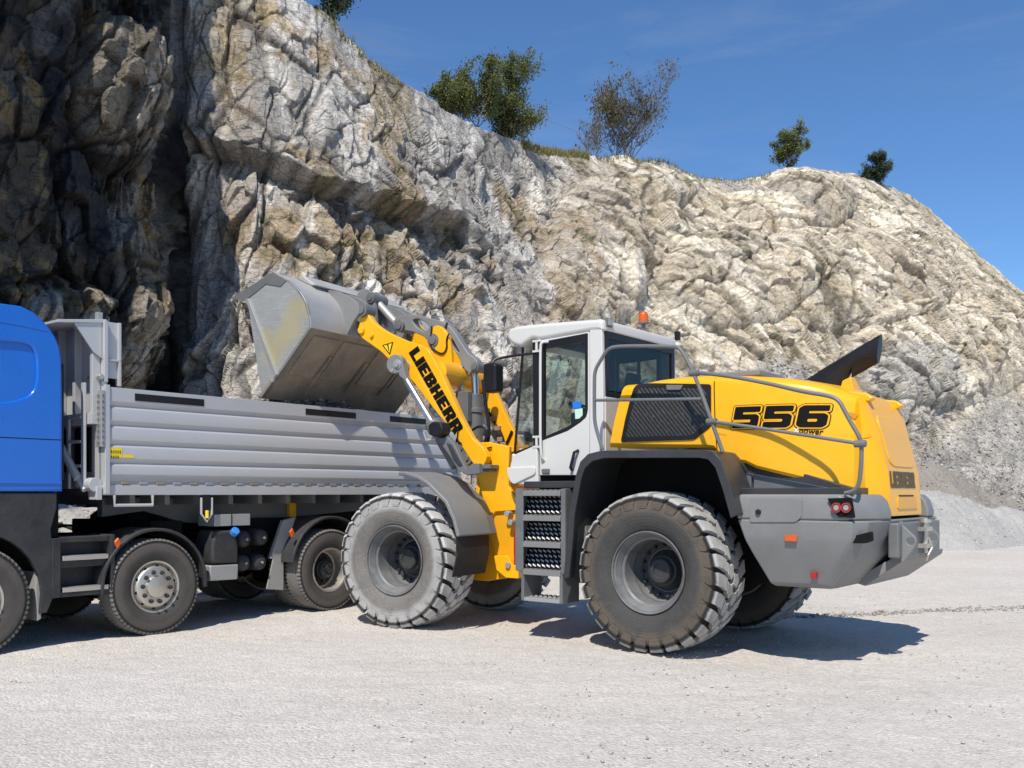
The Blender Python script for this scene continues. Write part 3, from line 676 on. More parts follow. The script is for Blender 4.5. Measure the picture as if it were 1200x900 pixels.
def refine(V, Fc, L=.05, passes=4):
    bm = bmesh.new(); vv = [bm.verts.new(p) for p in V]
    for f in Fc:
        try: bm.faces.new([vv[i] for i in f])
        except ValueError: pass
    bmesh.ops.triangulate(bm, faces=bm.faces)
    for _ in range(passes):
        es = [e for e in bm.edges if e.calc_length() > L]
        if not es: break
        bmesh.ops.subdivide_edges(bm, edges=es, cuts=1, use_grid_fill=False); bmesh.ops.triangulate(bm, faces=[f for f in bm.faces if len(f.verts) > 3])
    bm.verts.index_update(); r = [tuple(v.co) for v in bm.verts], [tuple(v.index for v in f.verts) for f in bm.faces]; bm.free(); return r
# side grille window with surround
def on_hood(loops, ext, name, mat, par, base=.0, bev=0., off=0., sub=True):
    V, Fc = refine(*flat(loops, ext, bev, off)); b = RB()
    b.add([(p[0], hoody(p[0], p[1], .9)+base+p[2], p[1]) for p in V], Fc); return b.build(name, mat, par, smooth=30)
gw = R.sides(.9, [(745, 451), (829, 453), (831, 497), (812, 512), (731, 515)])
gr = on_hood([fillet(gw, .03)], .012, 'side_grille', 'grille mesh', hood, .008, .003)
on_hood([fillet(R.sides(.9, [(742, 448), (832, 450), (834, 499), (814, 515), (728, 518)]), .03), fillet(R.sides(.9, [(747, 454), (827, 455), (829, 495), (811, 510), (734, 512)]), .03)], .02, 'grille_frame', 'black plastic', gr, .006, .004)
on_hood([fillet(R.sides(.9, [(780, 451), (800, 451), (798, 457), (782, 457)]), .01)], .03, 'grille_handle', 'dark grey paint', gr, .02, .005)
on_hood([[*R.sides(.9, [(834.3, 442), (835.3, 442), (840.8, 526), (839.8, 526)])]], .006, 'panel_seam', 'lettering black', hood, .0005)
on_hood([[*R.sides(.9, [(838, 506), (851, 509), (851, 510.2), (838, 507.4)])]], .005, 'panel_crease', 'shaded yellow paint', hood, .0005)
# raised side panel behind the seam
pan = [(842, 450), (930, 457), (975, 467), (986, 480), (1003, 517), (1004, 566), (985, 562), (890, 538), (862, 536), (846, 506)]
def on_panel(x, z, d): return hoody(x, z, d)+.004
# 556, outlined
D5 = [(.96, 1), (0, 1), (0, .40), (.66, .40), (.66, .27), (0, .27), (0, 0), (.84, 0), (.96, .12), (.96, .53), (.84, .64), (.33, .64), (.33, .74), (.96, .74)]
D6 = [[(.96, 1), (.14, 1), (0, .88), (0, .12), (.14, 0), (.84, 0), (.96, .12), (.96, .53), (.84, .64), (.34, .64), (.34, .74), (.96, .74)], [(.34, .26), (.34, .39), (.64, .39), (.64, .26)]]
q0, qx, qy = R.side(858, 502, .9), R.side(962.5, 500, .9), R.side(859, 477, .9)
def num_layer(off, lift, mat, name):
    b = RB()
    for i, g_ in enumerate(([D5], [D5], D6)):
        ls = []
        for lp in g_: ls.append(fillet([(x*1.0+i*1.14+.10*y, y) for x, y in lp], .05, 3))
        V, Fc = refine(*flat(ls, .01, 0, off), L=.12, passes=3); tot = 2*1.14+.96
        vs = []
        for px, py, pz in V:
            a = px/tot; x = q0[0]+(qx[0]-q0[0])*a+(qy[0]-q0[0])*py; z = q0[1]+(qx[1]-q0[1])*a+(qy[1]-q0[1])*py+.0
            vs.append((x, on_panel(x, z, .9)+(lift if pz > 0 else lift-.002), z))
        b.add(vs, Fc)
    b.build(name, mat, hood, smooth=0)
num_layer(.085, .003, 'lettering black', 'number_outline'); num_layer(.055, .006, 'yellow paint', 'number_inline'); num_layer(0, .009, 'lettering black', 'model_number')
V, Fc = flat(None, .01, 0, .012, text='power', shear=.25); mx = max(p[0] for p in V)
b = RB(); O = R.side(933.5, 507, .9); X = R.side(960, 509, .9); vs = []
for px, py, pz in V:
    a = px/mx; x = O[0]+(X[0]-O[0])*a; z = O[1]+(X[1]-O[1])*a+py*.085; vs.append((x, on_panel(x, z, .9)+(.004 if pz > 0 else .002), z))
b.add(vs, Fc); b.build('power_lettering', 'lettering black', hood, smooth=0)
V, Fc = flat(None, .01, 0, .012, text='x', shear=.1); b = RB(); O = R.side(928, 506.5, .9); vs = []
for px, py, pz in V:
    x = O[0]-px*.09; z = O[1]+py*.085; vs.append((x, on_panel(x, z, .9)+(.004 if pz > 0 else .002), z))
b.add(vs, Fc); b.build('power_lettering', 'lettering white', hood, smooth=0)
# rear lettering on the back face
gl, wd = word('LIEBHERR'); b = RB()
for ls in gl:
    V, Fc = refine(*flat([[(q_[0]*.86, q_[1]) for q_ in l_] for l_ in ls], .01), L=.3, passes=2); b.add([(hoodx(.47-.94*p[0]/wd, 1.62+p[1]*.155, -2.06)-(.0050 if p[2] > 0 else .0042), .47-.94*p[0]/wd, 1.62+p[1]*.155) for p in V], Fc)
b.build('lettering', 'lettering brown', hood, smooth=0)
# back panel recess and vents: plates, their shade painted as darker orange
V, Fc = refine(*flat([fillet([(.33, 1.42), (.30, 1.54), (-.30, 1.54), (-.33, 1.42)], .03)], .012, .003)); b = RB()
b.add([(hoodx(p[0], p[1], -2.1)-.004+p[2], p[0], p[1]) for p in V], Fc); b.build('number_plate_recess', 'shaded yellow paint', hood)
b = RB(); x_ = hoodx(.0, 1.545, -2.1); b.box(x_-.012, x_, -.22, .24, 1.540, 1.552); b.build('recess_slot', 'lettering black', hood)
V, Fc = refine(*flat([fillet([(.40, 1.86), (.44, 2.20), (.40, 2.30), (-.40, 2.30), (-.44, 2.20), (-.40, 1.86), (-.30, 1.82), (.30, 1.82)], .05)], .016, .006)); b = RB()
b.add([(hoodx(p[0], p[1], -2.0)-.002+p[2], p[0], p[1]) for p in V], Fc); b.build('back_panel', 'yellow paint', hood, smooth=40)
for (u0, v0), (u1, v1), (u2, v2) in (((990, 481), (1006, 485), (1000, 492)), ((1004, 500), (1019, 511), (1009, 514))):
    V, Fc = flat([fillet([R.side(u0, v0, .7), R.side(u1, v1, .7), R.side(u2, v2, .7)], .015)], .01); b = RB()
    b.add([(p[0], hoody(p[0], p[1], .7)+.004+p[2], p[1]) for p in V], Fc); b.build('side_vent', 'shaded yellow paint', hood)
# small roof spoiler behind the exhaust, grey intake on top
b = RB(); pf_ = [(-1.70, 2.535), (-1.88, 2.50), (-1.945, 2.45), (-1.90, 2.42), (-1.68, 2.46)]; b.prism(pf_, .42, .52); b.build('hood_fin', 'yellow paint', hood, .015); b = RB(); b.prism(pf_, -.52, -.42); b.build('hood_fin', 'yellow paint', hood, .015)
b = RB(); b.box(-.75, .1, -.32, .32, 2.77, 2.835); b.build('air_intake', 'grey plastic', hood, .02)
b = RB(); b.prism([(-1.50, 2.60), (-1.52, 2.68), (-1.61, 2.715), (-1.64, 2.55)], -.10, .12); b.build('exhaust_base', 'yellow paint', hood, .015)
# exhaust horn
tp = R.sides(0, [(945, 445), (962, 434), (990, 417), (1012, 404), (1028, 394), (1033, 391.5)]); bt = R.sides(0, [(993, 455), (992, 447), (999, 434), (1013, 425), (1025, 424), (1029, 426)])
secs = []
for i, (a, c) in enumerate(zip(tp, bt)):
    w = (.10, .095, .085, .075, .068, .066)[i]; m_ = ((a[0]+c[0])/2, (a[1]+c[1])/2); h = ((a[0]-c[0])/2, (a[1]-c[1])/2)
    secs.append([(m_[0]+h[0]*math.sin(t), w*math.cos(t), m_[1]+h[1]*math.sin(t)) for t in [2*PI*k/24 for k in range(24)]])
b = RB(); b.loft(secs, cap=False); ins = [[(p[0]+.015*i_, p[1]*.93, p[2]) for p in s_] for i_, s_ in ((0, secs[-1]), (4, secs[-2]))]
b.loft([secs[-1], [(p[0]+.004, p[1]*.93, p[2]) for p in secs[-1]], [(p[0]+.25, p[1]*.7, p[2]-.12) for p in secs[-1]]]); b.build('exhaust_pipe', 'black plastic', loader, smooth=60)

# ---- cab
cab = bpy.data.objects.new('cab', None); C.objects.link(cab); cab.parent = loader
YC = .80
def cabplate(pts_px, y, ext, name, mat, bev=.006, holes=(), par=None, fil=.015):
    b = RB(); plate(b, [fillet(R.sides(YC, pts_px), fil, 3)]+[fillet(R.sides(YC, h), fil, 3) for h in holes], y, ext, bev)
    return b.build(name, mat, par or cab, smooth=30)
doorglass = [(637, 402), (689.5, 392), (689.5, 480), (688, 487), (682, 493), (667, 503), (637, 515)]
doorout = [(634, 399), (692, 389), (692, 557), (634, 557)]
for sg in (1, -1):
    # door with window opening
    if sg > 0:
        dr = cabplate(doorout, YC, .05, 'door', 'white paint', .008, [doorglass], fil=.02)
        cabplate([(635.5, 401), (690.5, 390.5), (690.5, 481), (688.5, 489), (682, 495), (667, 505), (635.5, 517)], YC+.004, .048, 'door_seal', 'black plastic', .003, [[(639, 409), (687, 401), (687.3, 479), (686, 485), (680, 491), (666, 500.5), (639, 512)]], par=dr)
        cabplate([(637.5, 405), (689, 396), (688.5, 480), (687, 486), (681, 492), (667, 502), (637.5, 514)], YC-.01, .006, 'door_glass', 'cab glass', 0, par=dr)
        b = RB(); x, z = R.side(642, 552, YC); b.box(x-.05, x+.05, YC+.025, YC+.06, z-.03, z+.025); b.build('door_handle', 'dark grey paint', dr, .01)
        b = RB(); x, z = R.side(676, 541, YC); b.tube([(x-.04, YC+.03, z+.12), (x-.02, YC+.08, z+.1), (x+.03, YC+.08, z-.07), (x+.045, YC+.03, z-.09)], .018, 8); b.build('door_handle', 'black plastic', dr)
        b = RB(); p = [R.side(u, v, YC+.06) for u, v in ((640, 400), (636, 401), (634.5, 406), (634.5, 470), (634.5, 535), (636, 540))]
        b.tube(smoothpath([(a[0], YC+.02+(.06 if 0 < i < 5 else 0), a[1]) for i, a in enumerate(p)], 2), .016, 10); b.build('grab_bar', 'white paint', cab)
        for v0 in (400, 512):
            b = RB(); x, z = R.side(630, v0+6, YC); b.box(x-.07, x+.05, YC+.012, YC+.035, z-.07, z-.045); b.box(x-.07, x+.05, YC+.012, YC+.035, z+.045, z+.07); b.box(x-.02, x+.01, YC+.012, YC+.034, z-.045, z+.045); b.build('hinge', 'white paint', cab, .004)
        cabplate([(670.5, 471), (681, 470), (681, 478), (671, 479)], YC-.004, .004, 'window_sticker', 'sticker blue', 0, par=dr, fil=.002)
        cabplate([(673.5, 479.5), (682.5, 478.5), (682.5, 490), (674, 491)], YC-.004, .004, 'window_sticker', 'sticker pale', 0, par=dr, fil=.002)
    else:
        cabplate(doorout, -YC, .05, 'far_door', 'white paint', .008, [[(638, 405), (689, 398), (689, 478), (638, 478)], [(638, 486), (689, 486), (689, 510), (638, 530)]])
        cabplate([(636, 403), (691, 394), (691, 482), (636, 482)], -YC+.03, .03, 'far_window_frame', 'black plastic', .004, [[(640, 409), (663, 406), (663, 476), (640, 476)], [(666, 406), (687, 402), (687, 476), (666, 476)]])
        cabplate([(637, 404), (690, 396), (690, 480), (637, 480)], -YC-.01, .006, 'far_window', 'cab glass', 0)
    y = YC*sg
    # pillars and lower skin
    cabplate([(692.5, 376), (706.5, 374), (708.5, 466), (709, 560), (692.5, 560)], y, .06, 'rear_pillar', 'white paint', .012, fil=.02)
    cabplate([(604, 533), (631, 521), (632, 557), (633, 568), (609, 568), (601, 561), (599, 545)], y, .06, 'front_corner_panel', 'white paint', .015, fil=.04)
    cabplate([(625, 399), (633.5, 399), (633.5, 520), (626, 523)], y-.004*sg, .045, 'front_pillar', 'black plastic', .006)
    # curved corner pane: from pillar inward to the windscreen edge
    b = RB(); tp_, bo_ = R.side(626, 397, YC), R.side(626, 523, YC); ft, fb = R.side(612, 405, YC-.05), R.side(602, 531, YC-.05)
    b.add([(bo_[0], y, bo_[1]), (fb[0], y-.07*sg, fb[1]), (ft[0], y-.07*sg, ft[1]), (tp_[0], y, tp_[1])], [(0, 1, 2, 3)]); b.build('corner_glass', 'cab glass', cab)
    b = RB(); b.tube([(fb[0], y-.07*sg, fb[1]), (ft[0], y-.07*sg, ft[1])], .016, 8); b.tube([(fb[0], y-.07*sg, fb[1]), (bo_[0], y, bo_[1])], .016, 8); b.build('glass_edge', 'black plastic', cab)
    cabplate([(596.5, 548), (630, 546.5), (630, 556), (605, 568), (600, 564), (597, 555)], y+.035*sg, .03, 'lamp_housing', 'white paint', .012, fil=.03)
# windscreen
b = RB(); b.add([(ft[0], -.73, ft[1]), (ft[0], .73, ft[1]), (fb[0]+.02, .73, fb[1]), (fb[0]+.02, -.73, fb[1])], [(0, 1, 2, 3)]); b.build('windscreen', 'cab glass', cab)
b = RB(); x, z = fb; b.prism([(x+.02, z), (x+.03, 1.85), (x-.04, 1.74), (x-.35, 1.72), (x-.35, z-.12)], -.77, .77); b.build('cab_front_wall', 'white paint', cab, .02)
b = RB(); b.box(.84, 1.9, -.77, .77, 1.70, 1.78); b.build('cab_floor', 'inner black', cab)
# rear wall of the cab: white below, window above, seen over the front of the hood
XR = .82
b = RB(); b.box(XR-.03, XR+.02, -.80, .80, 1.75, 2.615); b.build('rear_wall', 'white paint', cab, .012)
b = RB()
for y0, y1, z0, z1 in ((-.775, -.70, 2.62, 3.33), (.72, .775, 2.62, 3.33), (-.70, .72, 2.62, 2.67), (-.70, .72, 3.25, 3.33)): b.box(XR-.022, XR+.015, y0, y1, z0, z1)
b.build('rear_window_frame', 'black plastic', cab, .004)
b = RB(); b.box(XR-.008, XR-.003, -.70, .72, 2.67, 3.25); b.build('rear_window', 'shade tinted glass', cab)
# roof
rf = [(595.5, 393), (598, 386), (606, 382.5), (640, 379), (691, 375), (706, 374), (708.5, 376), (709, 388), (692, 389), (634, 399), (626, 397), (612, 407), (603, 404.5), (597, 399)]
b = RB(); plate(b, [fillet(R.sides(YC, rf), .03, 3)], 0, 1.68, .045); b.build('roof', 'white paint', cab, smooth=40)
b = RB(); b.prism(R.sides(YC, [(633, 397.5), (691, 388), (706, 386), (706, 391), (691, 393), (633, 403)]), -.77, .77); b.build('roof_lining', 'inner black', cab)
# interior
seat = RB(); seat.prism([(1.02, 2.10), (1.05, 2.28), (1.45, 2.30), (1.50, 2.20), (1.42, 2.10)], -.26, .26); seat.build('seat', 'seat cloth', cab, .05, seg=3)
b = RB(); b.prism([(1.10, 2.20), (.98, 2.78), (.88, 2.78), (.95, 2.15)], -.25, .25); b.build('seat_back', 'dark red cloth', cab, .05, seg=3)
b = RB(); b.prism([(.98, 2.80), (.95, 2.95), (.87, 2.95), (.90, 2.80)], -.13, .13); b.build('headrest', 'seat cloth', cab, .03)
b = RB(); b.box(1.0, 1.3, -.2, .2, 1.78, 2.1); b.box(1.0, 1.45, .30, .42, 2.38, 2.46); b.box(1.35, 1.5, .28, .44, 2.36, 2.50); b.build('armrest', 'charcoal plastic', cab, .02)
cc = Vector((1.60, 0, 2.58)); nn = Vector((-.45, 0, .89)); ux = nn.cross(Vector((0, 1, 0))).normalized()
b = RB(); b.tube([tuple(cc+ux*.19*math.cos(t)+Vector((0, 1, 0))*.19*math.sin(t)) for t in [2*PI*k/28 for k in range(29)]], .016, 8); b.tube([tuple(cc), (1.80, 0, 1.95)], .035, 10)
b.tube([tuple(cc-ux*.19), tuple(cc+ux*.19)], .012, 6); b.build('steering_wheel', 'dark red cloth', cab)
b = RB(); b.box(1.68, 1.9, -.2, .2, 1.78, 2.15); b.build('dashboard', 'charcoal plastic', cab, .03)
b = RB(); b.box(.87, .95, -.72, -.32, 1.78, 2.45); b.box(.87, .95, .32, .72, 1.78, 2.45); b.build('rear_console', 'charcoal plastic', cab, .02)
# mirror, beacon, lamps
b = RB(); pts = [(612, 411), (596, 414), (580, 418), (575, 420), (574, 428)]; b.tube(smoothpath([(R.side(u, v, 1.0)[0], .78+.2*i_/4, R.side(u, v, 1.0)[1]) for i_, (u, v) in enumerate(pts)], 2), .016, 8); mir = b.build('mirror', 'black plastic', cab)
b = RB(); p = R.sides(1.0, [(569.5, 427), (579, 425), (584.5, 427), (584.5, 459), (571, 461), (569, 445)]); b.prism(p, .90, 1.06); b.build('mirror_housing', 'black plastic', mir, .03, seg=3)
y, z = R.back(754, 385, .85); x = .85; b = RB(); b.cyl((x, y, z-.06), (x, y, z+.05), .022, 14); b.cyl((x, y, z+.05), (x, y, z+.075), .062, 20); bc = b.build('beacon', 'dark grey paint', cab, .004)
b = RB(); b.tube([(x, y, z+.075), (x, y, z+.16), (x, y, z+.19), (x, y, z+.198)], [.058, .053, .04, .015], 20); b.build('beacon_lens', 'orange lens', bc, .0, smooth=50)
b = RB(); b.box(.78, .85, .66, .78, 3.375, 3.475); wl = b.build('work_lamp', 'dark grey paint', cab, .015)
b = RB(); b.box(.768, .78, .675, .765, 3.39, 3.46); b.build('lamp_lens', 'polished steel', wl, .004)
y, z = R.back(794, 396, .84); b = RB(); b.box(.81, .87, y-.03, y+.03, z-.03, z+.08); b.build('rear_camera', 'black plastic', cab, .01)
# ---- handrails
def rail(pts, y, r=.021):
    b = RB(); P = smoothpath([(*R.side(u, v, y if not isinstance(y, list) else y[i]), y if not isinstance(y, list) else y[i]) for i, (u, v) in enumerate(pts)], 2)
    b.tube([(p[0], p[2], p[1]) for p in P], r*.9, 10); return b.build('handrail', 'dark grey paint', loader)
rail([(706, 527), (704, 520), (697, 497), (696.5, 480), (696.5, 450), (697, 434), (704, 422), (712, 409), (722, 406), (745, 405.5), (790, 406), (797, 408), (804, 420), (813, 437), (824, 466), (834, 494), (842, 516), (847, 530)], 1.22)
rail([(697, 469), (760, 468.5), (822, 467.5)], 1.22, .018)
rail([(813, 436), (850, 440), (900, 449), (940, 459), (974, 464), (984, 470), (990, 482), (1000, 500), (1007.5, 512), (1010, 525), (1009, 548), (1007, 567), (1003, 573), (996, 577), (990, 578)], [1.22]*9+[1.2]*6)
rail([(834, 494), (880, 500), (950, 511), (1008, 520)], 1.22, .018)
b = RB()
for u, v in ((813.5, 437), (834, 494), (1008, 520)):
    x, z = R.side(u, v, 1.22); b = RB(); b.cyl((x-.05, 1.22, z), (x+.05, 1.22, z), .032, 12); b.build('rail_joint', 'dark grey paint', loader, .005)
# ================================================================== DUMP TRUCK
TO = T.w(-1, 0, 0)
truck = empty('dump_truck', TO, 'blue cab dump truck with long silver ribbed bed, parked under the raised bucket', 'dump truck')
def TB(): return B(T, TO)
def tp(u, v, y=1.25): return T.side(u, v, y)
def truck_tyre():
    b = B(); half = [(.125, .285), (.150, .33), (.158, .40), (.155, .46), (.146, .505), (.132, .522), (.10, .528)]
    b.lathe(half+[(.085, .530), (.083, .518), (.075, .518), (.073, .531), (.032, .533), (.03, .521), (.022, .521), (.02, .533), (-.02, .533), (-.022, .521), (-.03, .521), (-.032, .533), (-.073, .531), (-.075, .518), (-.083, .518), (-.085, .53)]+[(-y, r) for y, r in half[::-1]], n=96)
    n = 64
    for s_ in (1, -1):
        for i in range(n):
            t = 2*PI*i/n; dt = 2*PI/n*.30
            vs = []
            for tt in (t-dt, t+dt):
                for y, r in ((.1475*s_, .497), (.153*s_, .512), (.140*s_, .534), (.10*s_, .537), (.10*s_, .52)): vs.append((r*math.cos(tt), y, r*math.sin(tt)))
            b.add(vs, [(k, k+1, k+6, k+5) for k in range(4)]+[(0, 1, 2, 3, 4), (9, 8, 7, 6, 5)])
    return b
o = truck_tyre().build('tyre', 'truck tyre', smooth=30); MESH['tt'] = o.data; bpy.data.objects.remove(o)
b = B(); b.lathe([(.118, .275), (.128, .292), (.134, .290), (.13, .270), (.10, .262), (.085, .255), (.098, .245), (.135, .225), (.145, .21), (.145, .125), (.15, .12)], n=64)
o = b.build('rim', 'polished steel', smooth=40); MESH['tr'] = o.data; bpy.data.objects.remove(o)
b = B(); b.lathe([(.146, .122), (.168, .118), (.176, .10), (.178, .0)], n=40); o = b.build('hub_cap', 'polished steel', smooth=40); MESH['tc'] = o.data; bpy.data.objects.remove(o)
b = B(); b.cyl((0, 0, 0), (0, .016, 0), .024, 12); b.cyl((0, .016, 0), (0, .04, 0), .016, 8); o = b.build('wheel_nut', 'hub dark', smooth=30); MESH['nut'] = o.data; bpy.data.objects.remove(o)
b = B(); b.cyl((0, -.004, 0), (0, .006, 0), .016, 12); o = b.build('hand_hole', 'inner black', smooth=30); MESH['hole'] = o.data; bpy.data.objects.remove(o)
b = B(); b.lathe([(.118, .275), (.132, .295), (.138, .292), (.13, .270), (.10, .262), (.02, .255), (-.06, .245), (-.075, .2)], n=64); b.lathe([(-.12, .28), (-.06, .25)], n=40)
o = b.build('rim', 'polished steel', smooth=40); MESH['dr'] = o.data; bpy.data.objects.remove(o)
b = B(); b.lathe([(-.075, .24), (-.06, .20), (-.05, .13), (.01, .125), (.02, .11), (.06, .105), (.075, .085), (.08, 0)], n=40)
for i in range(10):
    t = 2*PI*(i+.3)/10; c = (.167*math.cos(t), .167*math.sin(t)); b.cyl((c[0], -.06, c[1]), (c[0], -.02, c[1]), .02, 8)
for i in range(8):
    t = 2*PI*i/8; b.cyl((.075*math.cos(t), .07, .075*math.sin(t)), (.075*math.cos(t), .095, .075*math.sin(t)), .010, 6)
b.box(-.03, .03, .075, .10, -.05, .05); o = b.build('hub', 'hub dark', smooth=30); MESH['dh'] = o.data; bpy.data.objects.remove(o)
def twheel(x, y, parts, rot=0., z=.53):
    e = bpy.data.objects.new('wheel', None); C.objects.link(e); e.parent = truck; e.location = T.w(x, y, z)-TO; e.rotation_euler = (0, rot, T.yaw+(0 if y > 0 else PI))
    for nm, k in parts: link(nm, MESH[k], e)
    if parts is SGL and y > 0:
        for i in range(10):
            t = 2*PI*(i+.3)/10; link('wheel_nut', MESH['nut'], e, (.167*math.cos(t), .145, .167*math.sin(t)))
            t = 2*PI*(i+.8)/10; link('hand_hole', MESH['hole'], e, (.234*math.cos(t), .124, .234*math.sin(t)))
SGL = (('tyre', 'tt'), ('rim', 'tr'), ('hub_cap', 'tc')); DUL = (('tyre', 'tt'), ('rim', 'dr'), ('hub', 'dh'))
for s_ in (1, -1):
    twheel(1.9, 1.09*s_, SGL, .4); twheel(0, 1.09*s_, SGL, .1)
    for x in (-2.50, -3.87):
        twheel(x, 1.09*s_, DUL, x, .56 if x > -3 else .53); twheel(x, .76*s_, (('tyre', 'tt'), ('rim', 'dr')), x+1, .56 if x > -3 else .53)
b = TB()
for x in (1.9, 0, -2.5, -3.87): b.cyl((x, -.95, .53), (x, .95, .53), .09); b.cyl((x, -.2, .53), (x, .2, .53), .22)
b.build('axles', 'inner black', truck)
# chassis
b = TB()
for s_ in (1, -1): b.box(-5.0, 3.6, .38*s_-.04, .38*s_+.04, .80, 1.10)
b.box(-5.0, 3.6, -.42, .42, .84, .9)
for x in (-4.6, -3.2, -1.8, -.6, 1.2, 3.0): b.box(x-.06, x+.06, -.4, .4, .78, 1.08)
b.build('chassis_rail', 'inner black', truck, .005)
b = TB(); b.prism([(-.1, 1.12), (-.1, 1.30), (-.3, 1.44), (-4.6, 1.44), (-4.6, 1.12)], -.45, .45); b.box(-.5, -.1, -.9, .95, 1.0, 1.25); b.box(-2.2, -1.4, -.9, .7, .75, 1.25); b.box(-1.5, 1.0, -.9, .9, .62, .98)
b.build('subframe', 'inner black', truck, .01)
b = TB(); b.prism([(.30, 1.30), (.30, 1.52), (-4.7, 1.52), (-4.7, 1.38), (-2.9, 1.28), (-1.1, 1.18), (-.7, 1.22), (-.2, 1.36)], .50, .62); b.build('tipping_frame', 'dark grey paint', truck, .01)
b = TB(); x = tp(355, 588, .9)[0]; b.box(x-.05, x+.05, .63, .70, 1.25, 1.55); b.build('tipping_bracket', 'yellow paint', truck, .005)

# ---- bed
bed = bpy.data.objects.new('bed', None); C.objects.link(bed); bed.parent = truck
X0, X1 = .615, -4.95; ZT = 2.70; zl = [2.70, 2.50, 2.295, 2.09, 1.89, 1.75]
def sidepts(s_):
    yo = 1.27; P = []
    P += [(yo-.10, ZT-.03), (yo-.10, ZT), (yo+.0, ZT), (yo, ZT-.03)]
    for i, z in enumerate(zl[1:]):
        P += [(yo, z+.05), (yo-.012, z+.040), (yo-.030, z+.012), (yo-.030, z+.004), (yo-.004, z-.022), (yo, z-.03)] if i < 4 else [(yo, z+.02), (yo-.03, z), (yo-.03, 1.70)]
    P += [(yo-.10, 1.70)]
    return [(p[0]*s_, p[1]) for p in P]
for s_ in (1, -1):
    b = TB(); b.prismx(sidepts(s_), X1, X0-.06); sd_ = b.build('bed_side', 'bed silver', bed, .006)
    # dark slots along the top board
    for u0, u1 in ((158, 239), (358, 417), (457, 499)):
        xa = tp(u0, 470, 1.27)[0]; xb = tp(u1, 480, 1.27)[0]
        b = TB(); b.box(xb, xa, min(1.268*s_, 1.276*s_), max(1.268*s_, 1.276*s_), 2.575, 2.655); b.build('tarpaulin_slot', 'black plastic', sd_, .003)
    b = TB(); b.box(-4.9, X0-.06, min(1.17*s_, 1.235*s_), max(1.17*s_, 1.235*s_), 1.66, 1.70); b.build('hinge_strip', 'galvanised steel', sd_)
    for i in range(26):
        xa = .42-i*.207
        b = TB(); b.box(xa-.10, xa, min(1.23*s_, 1.255*s_), max(1.23*s_, 1.255*s_), 1.665, 1.698); b.build('hinge', 'rust brown' if i % 2 == 0 else 'galvanised steel', sd_, .004)
    b = TB(); b.box(-4.95, X0+.01, min(1.14*s_, 1.25*s_), max(1.14*s_, 1.25*s_), 1.55, 1.66); b.build('bottom_rail', 'bed silver', bed, .006)
    b = TB(); b.box(X0-.055, X0, min(1.15*s_, 1.285*s_), max(1.15*s_, 1.285*s_), 1.56, 2.72); b.build('corner_post', 'bed silver', bed, .006)
b = TB(); b.box(X1, X0-.06, -1.14, 1.14, 1.55, 1.64); b.build('bed_floor', 'bed dark', bed)
b = TB(); b.box(X1-.06, X1, -1.27, 1.27, 1.60, 2.70); b.build('tailgate', 'bed silver', bed, .01)
# cross members under the floor
b = TB()
for i in range(12): b.box(.2-i*.42, .26-i*.42, -1.1, 1.14, 1.44, 1.55)
b.build('cross_member', 'dark grey paint', bed)
# headboard with canopy
ZH = 3.40
b = TB(); b.box(X0-.04, X0+.0, -1.27, 1.20, 1.62, ZH); hd = b.build('headboard', 'bed silver', bed, .004)
for yy in (1.16, .78, .42, .05, -.35, -.75, -1.15):
    b = TB(); b.box(X0+.002, X0+.09, yy-.03, yy+.03, 2.42, ZH-.02); b.build('headboard_rib', 'bed silver', hd, .006)
b = TB(); b.box(X0+.002, X0+.11, -1.2, 1.2, 2.30, 2.42); b.build('headboard_beam', 'bed silver', hd, .006)
b = TB(); b.box(X0+.001, X0+.03, -.95, -.1, 1.8, 2.28); b.box(X0+.001, X0+.03, .1, .55, 1.8, 2.28); b.box(X0+.001, X0+.03, .68, 1.0, 1.8, 2.28); b.build('headboard_opening', 'inner black', hd)
b = TB(); b.prism([(X0-.04, ZH-.02), (X0-.04, ZH+.02), (X0+.48, ZH-.055), (X0+.48, ZH-.085)], -1.24, 1.24); b.build('canopy', 'bed silver', bed, .006)
b = TB(); b.prism([(X0-.02, ZH), (X0+.47, ZH-.07), (X0+.47, ZH-.10), (X0+.04, ZH-.62), (X0-.02, ZH-.62)], .0, .0)
b = TB()
b.prism([(X0+.005, ZH-.02), (X0+.30, ZH-.065), (X0+.10, ZH-.34), (X0+.005, ZH-.40)], 1.20, 1.225); b.build('canopy_gusset', 'bed silver', bed, .004)
b = TB(); b.box(X0-.18, X0-.04, 1.18, 1.21, 2.80, ZH); b.box(X0-.20, X0-.17, 1.18, 1.25, 2.72, ZH); b.box(X0-.04, X0+.0, 1.2, 1.27, 2.75, ZH); b.box(X0-.2, X0, 1.18, 1.25, 2.98, 3.0)
b.build('side_flange', 'bed silver', bed, .004)
b = TB(); b.box(X0-.04, X0+.02, 1.1, 1.16, ZH+.0, ZH+.10); b.box(X0+.0, X0+.05, .55, .61, ZH-.0, ZH+.05); b.build('canopy_hook', 'galvanised steel', bed, .005)
